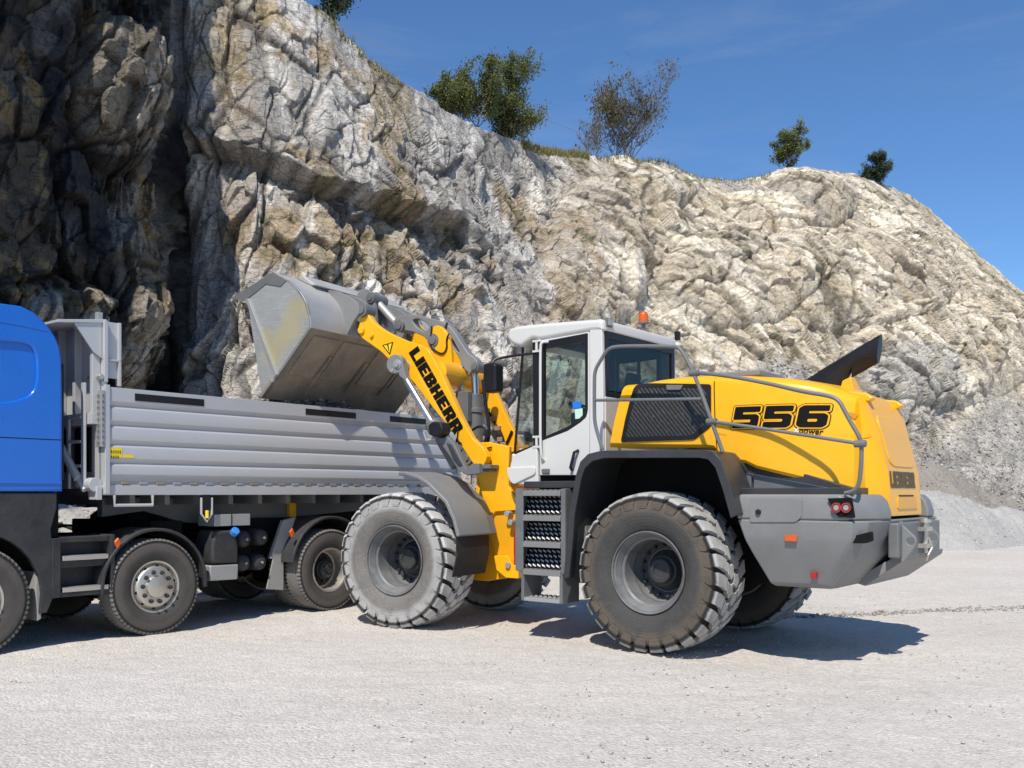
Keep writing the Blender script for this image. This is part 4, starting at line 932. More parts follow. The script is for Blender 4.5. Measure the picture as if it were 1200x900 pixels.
# chequered strip and ladder on the front corner
b = TB(); b.box(X0+.005, X0+.045, 1.16, 1.29, 2.06, 2.66); cs = b.build('chequer_plate', 'galvanised steel', bed, .004)
b = TB()
for i in range(9):
    z = 2.10+i*.062; b.add([(X0+.047, 1.19, z), (X0+.052, 1.225, z-.022), (X0+.047, 1.26, z), (X0+.052, 1.225, z+.022)], [(0, 1, 2, 3)])
    b.add([(X0+.012, 1.2925, z), (X0+.026, 1.2945, z-.022), (X0+.04, 1.2925, z), (X0+.026, 1.2945, z+.022)], [(0, 1, 2, 3)])
b.build('chequer_pattern', 'bed dark', cs, smooth=0)
b = TB(); b.cyl((X0-.03, 1.2, 2.68), (X0-.03, 1.2, 2.82), .035, 12); b.cyl((X0+.03, 1.0, 2.80), (X0+.03, 1.27, 2.80), .03, 10); b.build('latch', 'polished steel', bed, .004)
b = TB(); b.box(X0+.12, X0+.15, 1.06, 1.12, 1.62, 2.74); b.box(X0+.12, X0+.15, .74, .79, 1.62, 2.4)
for z in (1.86, 2.12, 2.38): b.box(X0+.115, X0+.155, .79, 1.06, z-.015, z+.015)
b.build('ladder', 'bed silver', bed, .004)
b = TB(); b.tube([(X0+.30, .35, 2.46), (X0+.22, .75, 2.06)], .035, 8); b.tube([(X0+.22, .70, 2.12), (X0+.16, 1.02, 1.72)], .045, 8); b.tube([(X0+.16, .98, 1.75), (X0+.14, 1.12, 1.60)], .03, 8)
b.build('hoist_arm', 'bed silver', truck, .004)
b = TB(); b.cyl((X0+.08, 1.10, 1.66), (X0+.08, 1.24, 1.66), .075, 18); b.build('hinge_lug', 'bed silver', bed, .006)
b = TB(); b.cyl((X0+.1, .92, 1.68), (X0+.1, 1.0, 1.68), .05, 14); b.build('hinge_lug', 'bed silver', bed, .006)
b = TB(); b.box(X0+.02, X0+.08, 1.08, 1.26, 1.50, 1.64); b.build('lug_plate', 'bed silver', bed, .006)
for k_, (y_, r_) in enumerate(((.3, .02), (.45, .013), (.1, .016), (.6, .012))):
    b = TB(); b.tube(smoothpath([(X0+.35, y_, 1.1), (X0+.28+.05*k_, y_+.05, 1.6), (X0+.24, y_-.1, 2.0), (X0+.30, y_, 2.2+.05*k_)], 2), r_, 8); b.build('air_hose', 'black plastic', truck)
# tie-down bracket, latch, sticker
b = TB(); P = [(.50, 1.26, 1.55), (.50, 1.26, 1.44), (.06, 1.26, 1.44), (.06, 1.26, 1.55)]; b.tube(P, .018, 8); b.build('rope_rail', 'bed silver', bed)
for u in (241,):
    x = tp(u, 590, 1.22)[0]; b = TB(); b.box(x-.05, x+.05, 1.20, 1.25, 1.40, 1.555); b.build('lock_housing', 'black plastic', bed, .004)
    b = TB(); b.tube([(x-.07, 1.24, 1.52), (x-.07, 1.24, 1.33), (x, 1.24, 1.24), (x+.07, 1.24, 1.33), (x+.07, 1.24, 1.52)], .014, 6); b.build('lock_loop', 'bed silver', bed)
    b = TB(); b.cyl((x, 1.25, 1.28), (x, 1.25, 1.37), .022, 10); b.build('lock_tag', 'sticker yellow', bed, .004)
xa, xb = tp(128, 520, 1.28)[0], tp(143.5, 520, 1.28)[0]; za = tp(136, 524.5, 1.28)[1], tp(136, 536, 1.28)[1]
b = TB(); b.box(xb, xa, 1.2705, 1.2735, za[1], za[0]); b.build('warning_label', 'sticker yellow', bed)
b = TB(); b.box(tp(157, 520, 1.28)[0], tp(145, 520, 1.28)[0], 1.2705, 1.2735, za[1], za[1]+.035); b.build('small_label', 'sticker yellow', bed)
b = TB()
for r_, (n_, k_) in enumerate(((5, 0), (4, 1))):
    for i in range(n_):
        x = xa-.02-i*(xa-xb-.03)/5; z = za[0]-.03-r_*.055
        b.box(x-.016, x-.006, 1.2742, 1.2752, z-.026, z); b.box(x-.018, x-.010, 1.2742, 1.2752, z-.036, z-.030)
b.build('label_marks', 'lettering black', bed, smooth=0)

# ---- cab (back edge seen; the rest runs out of the frame)
out = T.sides(1.25, [(73.5, 576), (73.3, 470), (72.5, 420), (70, 406), (65, 394), (58, 384), (50, 375), (40, 366), (25, 358.5), (0, 355)])
out = [out[0]]+out[1:]; front = [(1.75, 3.44), (2.6, 3.42), (3.2, 3.2), (3.38, 2.6), (3.42, out[0][1])]
outl = out+front
rec = T.sides(1.25, [(-60, 397), (-5, 399), (28, 402), (38, 406), (42.5, 418), (43.5, 440), (41, 456), (34, 464), (15, 470), (-10, 473), (-60, 475)])
rec[0] = (2.45, rec[0][1]); rec[-1] = (2.45, rec[-1][1])
b = TB(); plate(b, [outl, fillet(rec, .05, 4)], 1.22, .06, .022)
tcab = b.build('truck_cab', 'blue paint', truck, smooth=50)
b = TB(); plate(b, [fillet([(rec[0][0]+.03, rec[0][1]+.03)]+[(p[0]-.03, p[1]+(.03 if p[1] > 2.7 else -.03)) for p in rec[1:-1]]+[(rec[-1][0]+.03, rec[-1][1]-.03)], .05, 4)], 1.205, .03, .004); b.build('panel_recess', 'blue paint', tcab, smooth=50)
b = TB(); ins_ = [(p[0]*.995+.01, p[1]-.008) for p in outl]; b.prism([(p[0], p[1]) for p in ins_], -1.23, 1.19); b.build('cab_body', 'blue paint', tcab, .03)
xa = tp(73, 500, 1.25)[0]
b = TB(); b.box(xa+.012, 3.3, 1.2502, 1.2512, tp(60, 515.6)[1], tp(60, 514.6)[1]); b.build('panel_seam', 'lettering black', tcab)
b = TB(); b.tube(smoothpath([(xa+.16, 1.243, 3.21), (xa+.5, 1.243, 3.245), (3.0, 1.243, 3.26)], 2), [.012]*5+[.012]*4 if False else .014, 8); b.build('panel_ridge', 'blue paint', tcab)
b = TB(); b.box(xa+.012, 3.3, 1.2502, 1.262, tp(60, 567)[1], tp(60, 564)[1]); b.build('panel_ridge', 'blue paint', tcab, .004)
b = TB(); b.box(xa-.035, xa+.0, .9, 1.22, 1.7, 2.9); b.build('rear_seal', 'black plastic', tcab, .01)
# dark trim below the cab and arch over the first wheel
def arcpts(cx, cz, r, a0, a1, n=18): return [(cx+r*math.cos(math.radians(a0+(a1-a0)*i/n)), cz+r*math.sin(math.radians(a0+(a1-a0)*i/n))) for i in range(n+1)]
zc = tp(60, 577)[1]
b = TB(); o_ = [(1.10, zc-.003), (1.10, 1.36), (1.14, 1.14), (1.145, .62), (1.20, .40), (1.28, .40)]+arcpts(1.9, .53, .66, 188, -8)[::1]+[(2.7, .42), (3.4, .42), (3.42, zc-.003)]
o_ = [(1.10, zc-.003), (1.10, 1.42), (1.16, 1.20), (1.14, 1.05), (1.14, .50), (1.20, .36), (1.27, .36)]+arcpts(1.9, .55, .645, 190, -10)+[(2.65, .40), (3.4, .40), (3.42, zc-.003)]
plate(b, [o_], 1.20, .07, .012); tr_ = b.build('cab_skirt', 'truck trim', truck)
b = TB(); b.band(arcpts(1.9, .55, .66, 190, -10), .72, 1.17, .03); b.build('wheel_arch_liner', 'inner black', tr_)
b = TB(); b.box(1.05, 3.3, -1.15, 1.16, 1.12, zc-.004); b.build('cab_mount', 'inner black', tr_)
b = TB(); b.prism([(1.24, .30), (1.28, .28), (1.30, .62), (1.27, .9), (1.23, .9)], .85, 1.20); b.build('mud_flap', 'mud flap grey', tr_, .01)
# step box between the wheels
x0, x1 = tp(60, 640, 1.22)[0], tp(134, 640, 1.22)[0]
b = TB(); b.box(x1, x0, .75, 1.02, .50, 1.10); b.box(x1, x1+.05, .75, 1.24, .52, 1.13); b.box(x0-.09, x0, .75, 1.24, .50, 1.11); b.box(x1, x0, .75, 1.225, .50, .56); b.box(x1+.05, x0-.09, .75, 1.2, .80, .88); b.box(x1+.05, x0-.09, .9, 1.2, 1.06, 1.12)
sb = b.build('step_box', 'truck trim', truck, .01)
for z in (.585, .91):
    b = TB(); b.box(x1+.07, x0-.11, 1.08, 1.235, z-.035, z+.015); b.build('step_tread', 'polished steel', sb, .006)
# fenders over the second and third wheel
for cx, r0, a0, a1, cz in ((0, .61, -6, 186, .545), (-2.52, .64, 8, 178, .60)):
    for s_ in (1, -1):
        b = TB(); y0, y1 = sorted((.70*s_, 1.235*s_)); P = arcpts(cx, cz, r0+.03, a0, a1, 24)
        b.band(P, y0, y1, .025); fd = b.build('wheel_fender', 'truck trim', truck, .006)
        b = TB(); Q = arcpts(cx, cz, r0-.005, a0, a1, 24); plate(b, [P+Q[::-1]], 1.236*s_, .03, .01); b.build('fender_edge', 'truck trim', fd)
for u, v in ((138, 637), (342, 625)):
    x, z = tp(u, v, 1.24); b = TB(); b.prism([(x+.045, z+.02), (x+.0, z+.07), (x-.035, z-.0), (x+.01, z-.06)], 1.225, 1.262); b.build('orange_reflector', 'orange lens', truck, .012)
# flap ahead of the third wheel
b = TB(); b.prism([tp(325, 655, 1.1), tp(337, 655, 1.1), tp(337, 692, 1.1), tp(317, 691, 1.1)], 1.0, 1.02); b.prism([tp(322, 655, 1.1), tp(337, 655, 1.1), tp(352, 606, 1.1), tp(337, 610, 1.1)], .95, 1.01); b.build('mud_flap', 'mud flap grey', truck, .005)
# fluid tank with blue cap
b = TB(); t_ = T.sides(1.2, [(249, 661), (248, 640), (253, 622), (276, 621), (280, 640), (280, 660)]); b.prism([(p[0], p[1]) for p in t_], .82, 1.2); ft_ = b.build('fluid_tank', 'truck trim', truck, .04, seg=3)
b = TB(); t_ = T.sides(1.2, [(246, 663), (280, 661), (279, 679), (246, 681)]); b.prism(t_, .80, 1.2); b.build('tank_cradle', 'galvanised steel', ft_, .02)
x, z = tp(268, 623, 1.1); b = TB(); b.cyl((x, 1.19, z-.02), (x, 1.25, z+.02), .05, 18); b.build('filler_cap', 'cap blue', ft_, .008)
for u, v in ((288, 632), (308, 630), (287, 660), (306, 659)):
    x, z = tp(u, v, 1.05); b = TB(); rr = .105
    b.tube([(x, .55, z), (x, .98, z), (x, 1.02, z), (x, 1.055, z), (x, 1.07, z)], [rr, rr, rr*.93, rr*.6, .01], 24); at_ = b.build('air_tank', 'truck trim', truck, smooth=60)
    b = TB(); b.cyl((x, 1.06, z), (x, 1.085, z), .018, 10); b.build('tank_plug', 'galvanised steel', at_)
t_ = T.sides(1.2, [(252, 603), (294, 602), (294, 615.5), (252, 617)]); b = TB(); b.prism(t_, .85, 1.19); bb_ = b.build('valve_box', 'galvanised steel', truck, .008)
m_ = tp(272, 610, 1.2)[0]; b = TB(); b.box(m_-.006, m_+.006, 1.191, 1.195, t_[2][1], t_[0][1]); b.build('box_seam', 'black plastic', bb_)
b = TB(); b.tube(smoothpath([tuple((tp(u, v, 1.0)[0], 1.0, tp(u, v, 1.0)[1])) for u, v in ((283, 675), (292, 684), (304, 690), (316, 690), (320, 688))], 2), .012, 8); b.build('air_hose', 'black plastic', truck)

# ================================================================== numpy noise
def _h(ix, iy, iz, s):
    h = (ix.astype(np.int64)*374761393+iy.astype(np.int64)*668265263+iz.astype(np.int64)*2147483647*3+s*974634777) & 0xffffffff
    h = ((h ^ (h >> 13))*1274126177) & 0xffffffff; h = ((h ^ (h >> 16))*2246822519) & 0xffffffff
    return (h ^ (h >> 15)).astype(np.float64)/4294967295.
def vnoise(p, s=0):
    i = np.floor(p); f = p-i; f = f*f*f*(f*(f*6-15)+10); i = i.astype(np.int64); r = 0
    for a in (0, 1):
        for b_ in (0, 1):
            for c in (0, 1):
                w_ = (f[:, 0] if a else 1-f[:, 0])*(f[:, 1] if b_ else 1-f[:, 1])*(f[:, 2] if c else 1-f[:, 2])
                r = r+w_*_h(i[:, 0]+a, i[:, 1]+b_, i[:, 2]+c, s)
    return r*2-1
def fbm(p, o=5, s=0, g=.5, l=2.03):
    r = 0; a = 1; 
    for k in range(o): r = r+a*vnoise(p, s+k*17); a *= g; p = p*l+3.1
    return r
def ridged(p, o=5, s=0):
    r = 0; a = 1
    for k in range(o): r = r+a*(1-2*np.abs(vnoise(p, s+k*13))); a *= .5; p = p*2.07+5.3
    return r
def facets(p, s=0, grad=1.0, K=30.):
    """each cell is a tilted plane: broken rock blocks with narrow soft joints. returns (displacement, edge distance, cell random)"""
    i = np.floor(p).astype(np.int64); best = np.full(len(p), 9.); second = np.full(len(p), 9.); W_ = np.zeros(len(p)); d = np.zeros(len(p)); cr = np.zeros(len(p))
    for a in (-1, 0, 1):
        for b_ in (-1, 0, 1):
            for c in (-1, 0, 1):
                jx, jy, jz = i[:, 0]+a, i[:, 1]+b_, i[:, 2]+c
                q = np.stack([jx+_h(jx, jy, jz, s), jy+_h(jx, jy, jz, s+1), jz+_h(jx, jy, jz, s+2)], 1); v = p-q
                dist = (v*v).sum(1); g = np.stack([_h(jx, jy, jz, s+3), _h(jx, jy, jz, s+4), _h(jx, jy, jz, s+5)], 1)*2-1
                val = (_h(jx, jy, jz, s+6)-.5)+grad*(v*g).sum(1); m = dist < best
                w_ = np.exp(-K*dist); W_ += w_; d += w_*val; cr += w_*_h(jx, jy, jz, s+7)
                second = np.where(m, best, np.minimum(second, dist)); best = np.where(m, dist, best)
    return d/(W_+1e-30), np.sqrt(second)-np.sqrt(best), cr/(W_+1e-30)
def gridmesh(name, Pn, nu, nv, cols=None, mat=None, flip=False, smooth=True, keep=None):
    me = bpy.data.meshes.new(name); me.vertices.add(len(Pn)); me.vertices.foreach_set('co', Pn.astype(np.float32).ravel())
    a = (np.arange(nu-1)[:, None]*nv+np.arange(nv-1)[None, :]).ravel(); q = np.stack([a, a+nv, a+nv+1, a+1], 1)
    if flip: q = q[:, ::-1]
    if keep is not None: q = q[keep.ravel()]
    n = len(q); me.loops.add(n*4); me.loops.foreach_set('vertex_index', q.astype(np.int32).ravel()); me.polygons.add(n)
    me.polygons.foreach_set('loop_start', np.arange(0, n*4, 4, dtype=np.int32)); me.polygons.foreach_set('loop_total', np.full(n, 4, np.int32))
    me.polygons.foreach_set('use_smooth', np.full(n, smooth)); me.update(calc_edges=True); me.validate()
    if cols is not None:
        at = me.color_attributes.new('tone', 'FLOAT_COLOR', 'POINT'); c4 = np.ones((len(Pn), 4), np.float32); c4[:, :3] = cols; at.data.foreach_set('color', c4.ravel())
    if mat is not None: me.materials.append(mat)
    return link(name, me)
def sstep(a, b_, x): t = np.clip((x-a)/(b_-a), 0, 1); return t*t*(3-2*t)
def lerpc(c0, c1, t): return np.asarray(c0)[None]*(1-t[:, None])+np.asarray(c1)[None]*t[:, None] if np.ndim(c0) == 1 else c0*(1-t[:, None])+np.asarray(c1)[None]*t[:, None]

# ================================================================== ROCK FACE
# survey stations along the quarry wall: (bearing column, crest row, crest depth, foot depth)
ST = np.array([(-700, -620, 7.4, 8.0), (-420, -520, 10.8, 11.4), (-150, -400, 14.6, 15.2), (0, -330, 17.2, 17.9), (110, -290, 20.2, 20.6), (176, -240, 22.9, 22.5), (199, -220, 25.4, 23.3), (211, -190, 26.0, 23.2), (300, -60, 26.6, 21.6), (345, -5, 27.2, 21.4), (375, 14, 27.8, 21.4),  # left columns overhang at the crest, shaped to keep that wall shaded
               (400, 42, 28.5, 21.6), (440, 78, 29.5, 22.0), (480, 104, 31, 22.6), (520, 130, 32.5, 23.2), (560, 150, 34, 24.0), (600, 163, 36, 25.0), (640, 177, 38, 26.0), (690, 183, 41, 27.5), (745, 188, 44, 29), (775, 192, 46, 30), (800, 206, 47.5, 30.5),
               (850, 212, 50, 32), (890, 215, 52, 33), (915, 201, 53, 34), (940, 196, 54, 34.5), (1000, 204, 57, 36), (1045, 219, 59, 37.5), (1085, 240, 61, 39), (1110, 266, 62, 40), (1150, 304, 63, 41), (1200, 345, 64, 42), (1280, 400, 64, 43), (1400, 450, 62, 43), (1700, 500, 58, 42)], float)
ucols = np.concatenate([np.arange(-700, -60, 8.), np.arange(-60, 1240, 1.35), np.arange(1240, 1700, 8.)]); NU = len(ucols); NV = 560
def sm(a): 
    k = np.array([1, 2, 3, 2, 1.])/9; w = int(1); return a
crest = np.interp(ucols, ST[:, 0], ST[:, 1]); zt_ = np.interp(ucols, ST[:, 0], ST[:, 2]); zf_ = np.interp(ucols, ST[:, 0], ST[:, 3])
topx = (ucols-600)/FOC*zt_; topz = EYE+(HY-crest)*zt_/FOC; fx = (ucols-600)/FOC*zf_
NT = 40     # rows folded back over the crest
tt = np.concatenate([np.linspace(0, 1, NV)**.97, 1+np.linspace(.004, 1, NT)])
U, Tt = np.meshgrid(ucols, tt, indexing='ij'); tc = np.minimum(Tt, 1)
prof = tc                      # vertical position
TX, TZ, TY = topx[:, None], topz[:, None], zt_[:, None]; FX, FY = fx[:, None], zf_[:, None]
right = sstep(560, 900, U)
hor = tc**(1.0+.35*right)      # how far back the face has leaned at this height
Px = FX+(TX-FX)*hor; Py = FY+(TY-FY)*hor; Pz = -.6+(TZ+.6)*tc
back = np.clip(Tt-1, 0, 1); Py = Py+back*14; Px = Px+back*14*((U-600)/FOC); Pz = Pz-back*3.0*sstep(.0, .3, back)
P0 = np.stack([Px.ravel(), Py.ravel(), Pz.ravel()], 1); u = U.ravel(); t_ = tc.ravel(); bk = back.ravel()
Z0 = np.maximum(P0[:, 1], 1.); rowv = HY-(P0[:, 2]-EYE)*FOC/Z0       # where each point of the face sits seen from the survey stand
# outward normals of the smooth face
def normals(Pa):
    G = Pa.reshape(NU, NV+NT, 3); du = np.gradient(G, axis=0); dv = np.gradient(G, axis=1); n = np.cross(du, dv).reshape(-1, 3); n /= np.linalg.norm(n, axis=1, keepdims=True)+1e-9; return n
n0 = normals(P0); n0 = np.where((n0[:, 1] > 0)[:, None] & (bk < .01)[:, None], -n0, n0)
n0s = n0.copy(); n0s[bk > .01] = (0, -.2, .98)
n0s[u < 202] = n0s[u < 202]*.75+np.array([0, -.55, 0])[None]
wl_ = 1-sstep(197, 208, u)        # left mass, its shade painted into the tone
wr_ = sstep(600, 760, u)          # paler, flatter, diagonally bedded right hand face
sc_ = 1+.25*wr_                   # farther = larger blocks
wp = P0+np.stack([fbm(P0*.35, 3, 91), fbm(P0*.35, 3, 92), fbm(P0*.35, 3, 93)], 1)*.16+np.stack([fbm(P0*2.6, 3, 94), fbm(P0*2.6, 3, 95), fbm(P0*2.6, 3, 96)], 1)*.018
def beds(mask, deg, kx, kz, yz=False, s=0):
    """facets and bedding noise for one part of the wall, its layers tilted by deg"""
    w_ = wp[mask]; a = math.radians(deg); h = w_[:, 1] if yz else w_[:, 0]; o = w_[:, 0] if yz else w_[:, 1]
    A_ = np.stack([(h*math.cos(a)+w_[:, 2]*math.sin(a))*kx, o*.8, (w_[:, 2]*math.cos(a)-h*math.sin(a))*kz], 1)
    r = {}; 
    for i, (f, off, K_) in enumerate(((.21, 0, 420), (.55, 7, 260), (1.5, 3, 110), (3.6, 9, 34))): r[i] = facets(A_*f+off, 11+12*i+s, 1., K_)
    rd_ = ridged(A_*.5, 4, 5+s); fi = fbm(A_*3.2, 4, 71+s); nb = fbm(A_*np.array([.3, .5, 2.2])[None], 5, 151+s); nd = fbm(A_*np.array([.8, 1.2, 3.])[None], 4, 191+s)
    return [r[0][0], r[1][0], r[2][0], r[3][0], r[1][1], r[2][1], r[1][2], r[2][2], rd_, fi, nb, nd]
ch = np.zeros((12, len(u))); 
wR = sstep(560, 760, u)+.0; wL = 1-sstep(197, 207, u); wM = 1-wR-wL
for wgt, args in ((wM, (80, .34, .95, False, 0)), (wR, (-40, .52, .92, False, 100)), (wL, (62, .55, .9, True, 200))):
    mk = wgt > 1e-4; out = beds(mk, *args)
    for k in range(12): ch[k, mk] += wgt[mk]*out[k]
f1, f2, f3, f4, g2, g3, c2, c3, rd, fine, n_b, n_d = ch; n_b = n_b*.5+.5; n_d = n_d*.5+.5
fb = fbm(P0*.16, 4, 61)
ledge = np.interp(u, [0, 215, 240, 300, 345, 400, 450, 500, 560, 640, 1700], [60, 150, 180, 190, 208, 225, 245, 262, 290, 330, 330])-rowv+fbm(P0*.9, 3, 66)*9
up_ = sstep(0, 7, ledge); lw = sstep(212, 232, u)*(1-sstep(500, 620, u))
smoothup = up_*sstep(206, 216, u)*(1-sstep(560, 680, u))
streak = fbm(np.stack([wp[:, 0]*1.6, wp[:, 1]*1.6, wp[:, 2]*.22], 1), 5, 81)
low_ = 1-smoothup
D = f1*(.74*low_+.26*smoothup)*(1-.35*wR)*(1-.3*wL)+f2*(.66*low_+.22*smoothup)*(1-.38*wR)*(1-.2*wL)+f3*(.36*low_+.15*smoothup)*(1-.40*wR)+f4*(.15-.06*smoothup)*(1-.45*wR)-.16*(1-sstep(0, .07, g2))*(1-.4*smoothup)-.09*(1-sstep(0, .08, g3))*(.4+.6*n_b)+.30*fb*(1-.45*wR)+.05*rd*low_+.03*fine+.13*streak*smoothup
D *= .85
D += lw*(up_*.58*np.exp(-np.maximum(ledge, 0)/120.)-.35*(1-up_)*np.exp(np.minimum(ledge, 0)/30.))
# deep cleft where the two walls meet
cl = np.interp(rowv, [-200, 0, 90, 180, 250, 330, 450, 600], [216, 208, 203, 200, 208, 204, 198, 200]); cw_ = np.interp(rowv, [-200, 0, 150, 300, 450], [5, 5, 6, 8, 8])
cleft = np.exp(-((u-cl)/cw_)**2); D *= 1-.8*np.exp(-((u-(cl+3))/9.)**2); D -= .6*cleft
# rounded buttress on the left wall, its upper part catching the sun
def bulge(cu, cv, ru, rv, a): 
    r_ = ((u-cu)/ru)**2+((rowv-cv)/rv)**2; return a*np.sqrt(np.clip(1-r_, 0, 1))
D += bulge(138, 112, 56, 92, 1.2)+bulge(150, 330, 55, 75, .7)+bulge(40, 380, 80, 60, .8)
# separate rib lower left with the pale slab
D += bulge(156, 395, 34, 58, .7)+bulge(70, 372, 55, 30, .5)
# right hand: benches and outcrops
for cu, cv, ru, rv, a in ((930, 235, 75, 40, .9), (700, 300, 60, 90, .8), (860, 330, 90, 60, .8), (1000, 330, 120, 60, .8), (1100, 420, 110, 60, .7), (1050, 470, 50, 40, .3), (780, 215, 40, 30, .6)): D += bulge(cu, cv, ru, rv, a)
# scree fans: low, smooth
scr = np.maximum(sstep(0, 70, rowv-np.interp(u, [600, 760, 900, 1000, 1060, 1130, 1160, 1240, 1700], [900, 600, 520, 470, 500, 455, 425, 440, 440])), 0)*sstep(880, 1000, u)
scr2 = bulge(905, 465, 60, 42, 1.)*sstep(860, 890, u)+0*u
scr3 = np.clip(1-np.abs(rowv-(228+(u-880)*.42))/ (9+ .05*np.abs(u-880)), 0, 1)*sstep(800, 860, u)*(1-sstep(930, 1000, u))
sg_ = fbm(P0*2.2, 4, 99)*.05+fbm(P0*.3, 3, 98)*.3
scm = np.clip(np.maximum.reduce([scr, np.clip(scr2*1.6, 0, 1), scr3]), 0, 1)
D = D*(1-scm)+(sg_+.2)*scm
crestk = sstep(.86, 1., t_)*(.72)*(1-wl_); D *= (1-crestk)
D *= 1-sstep(.0, .25, bk)*.6
P1 = P0+n0s*D[:, None]*sc_[:, None]
P1[:, 2] = np.where((t_ > .999) & (bk == 0), P1[:, 2], P1[:, 2])
# ---- tone of the rock, with some shade and sun painted in
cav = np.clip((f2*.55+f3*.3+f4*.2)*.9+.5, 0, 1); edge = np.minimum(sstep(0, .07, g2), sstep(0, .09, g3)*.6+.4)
n_a = fbm(P0*.5, 5, 131)*.5+.5; n_c = fbm(P0*1.7, 5, 171)*.5+.5
grey = np.array((.42, .375, .325)); pale = np.array((.78, .725, .64)); brown = np.array((.38, .28, .17)); dark = np.array((.10, .085, .070)); ochre = np.array((.40, .29, .14))
tan = np.array((.66, .565, .425)); cream = np.array((.88, .785, .63))
cg = lerpc(grey, pale, sstep(.42, .78, n_b)); cg = lerpc(cg, brown, sstep(.50, .80, n_a)*.75); cg = lerpc(cg, (.30, .285, .27), sstep(.55, .8, n_c)*.5); cg = lerpc(cg, (.72, .68, .61), sstep(.6, .78, n_d)*.6)
st2 = fbm(np.stack([wp[:, 0]*3.2, wp[:, 1]*1., wp[:, 2]*.18], 1), 5, 211)*.5+.5
cs_ = lerpc((.34, .315, .285), (.66, .62, .56), sstep(.3, .72, st2)); cs_ = lerpc(cs_, brown, sstep(.62, .85, n_a)*.6); cg = cg*(1-smoothup[:, None]*.75)+cs_*smoothup[:, None]*.75
cr_ = lerpc(tan, cream, sstep(.35, .72, n_b)); cr_ = lerpc(cr_, (.44, .36, .26), sstep(.62, .85, n_a)*.6); cr_ = lerpc(cr_, (.48, .43, .36), sstep(.6, .8, n_c)*.35); cr_ = lerpc(cr_, (.50, .40, .22), sstep(.66, .82, n_d)*.35)
cl_ = lerpc((.042, .041, .042), (.095, .080, .062), sstep(.4, .75, n_a)); cl_ = lerpc(cl_, (.14, .138, .135), sstep(.6, .85, n_b)*.6); cl_ = lerpc(cl_, (.022, .023, .028), sstep(.5, .8, n_c)*.8)  # dark brown and grey left wall, darkened further to paint its shade
btr = np.clip(bulge(138, 105, 66, 85, 1.)*1.2+bulge(165, 300, 50, 90, 1.)*.8+bulge(160, 405, 42, 60, 1.)*3+bulge(60, 370, 50, 30, 1.)*2, 0, 1); cl_ = cl_*(1-btr[:, None])+lerpc((.24, .205, .16), (.46, .41, .34), sstep(.35, .7, n_b))*btr[:, None]  # sunlit buttress and slab painted paler than the wall around them
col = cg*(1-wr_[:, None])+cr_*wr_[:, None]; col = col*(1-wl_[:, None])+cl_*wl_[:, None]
greyslab = np.clip(bulge(1050, 470, 70, 60, 1.)*1.6, 0, 1); col = lerpc(col, (.40, .395, .39), greyslab*.5)
col = lerpc(col, ochre, sstep(.62, .75, n_a)*sstep(.5, .7, n_c)*.5*(1-wr_))
col *= (.42+.58*edge)[:, None]*(.80+.35*cav)[:, None]*(.93+.14*c2)[:, None]*(.93+.14*c3)[:, None]  # dark joints; recessed blocks also darkened, shade painted into the hollows
undc = np.exp(-((ledge+5)/9)**2)*lw*sstep(300, 360, u); col *= (1-.45*undc)[:, None]; cd_ = np.exp(-((u-(cl+5))/13.)**2); col *= (1-.80*np.clip(cd_, 0, 1)*(1-.6*sstep(-60, 60, 120-rowv)))[:, None]  # shade under the ledge and inside the cleft painted into the tone
scol = lerpc((.36, .33, .29), (.48, .445, .39), sstep(.3, .7, n_c)); col = col*(1-scm[:, None])+scol*scm[:, None]
moss = sstep(.72, .86, n_a)*sstep(.55, .7, fbm(P0*3., 3, 300)*.5+.5)*sstep(.0, .4, n0[:, 2]); col = lerpc(col, (.06, .08, .02), moss*.5)
# grass and soil along the top
lip = sstep(.985, 1.0, t_)*(bk > 0)*1.; col = lerpc(col, (.22, .20, .09), lip*sstep(.4, .6, fbm(P0*1.1, 3, 333)*.5+.5)*.8)
m, nt, b_, out_ = nodes('quarry rock'); co = objco(nt)
vc = N(nt, 'ShaderNodeVertexColor', layer_name='tone'); q1 = noise(nt, 5.5, 8, .7, co, .3); q2 = noise(nt, 24, 6, .7, co); 
vr = N(nt, 'ShaderNodeTexVoronoi', feature='DISTANCE_TO_EDGE'); vr.inputs['Scale'].default_value = 2.3; mp_ = N(nt, 'ShaderNodeMapping'); mp_.inputs['Rotation'].default_value = (0, .6, 0); mp_.inputs['Scale'].default_value = (1, 1, 2.2); nt.links.new(co, mp_.inputs[0])
dn = N(nt, 'ShaderNodeTexNoise'); dn.inputs['Scale'].default_value = 2.; dn.inputs['Detail'].default_value = 5; nt.links.new(mp_.outputs[0], dn.inputs[0]); va = N(nt, 'ShaderNodeVectorMath', operation='MULTIPLY_ADD'); nt.links.new(dn.outputs['Color'], va.inputs[0]); va.inputs[1].default_value = (.6, .6, .6); nt.links.new(mp_.outputs[0], va.inputs[2]); nt.links.new(va.outputs[0], vr.inputs['Vector'])
crk = ramp(nt, vr.outputs[0], [(0., .45), (.05, 1.)])
c_ = mix(nt, 1., vc.outputs['Color'], ramp(nt, q1, [(.25, .52), (.5, 1.), (.75, 1.35)]), 'MULTIPLY'); c_ = mix(nt, 1., c_, ramp(nt, q2, [(.3, .75), (.7, 1.25)]), 'MULTIPLY'); c_ = mix(nt, .8, c_, crk, 'MULTIPLY')
nt.links.new(c_, b_.inputs['Base Color']); b_.inputs['Roughness'].default_value = .88; b_.inputs['Specular IOR Level'].default_value = .2
hgt = math_(nt, 'ADD', math_(nt, 'MULTIPLY', q1, 1.), math_(nt, 'ADD', math_(nt, 'MULTIPLY', q2, .35), math_(nt, 'MULTIPLY', crk, .35))); bump(nt, b_, hgt, .9, .10)
rock = m
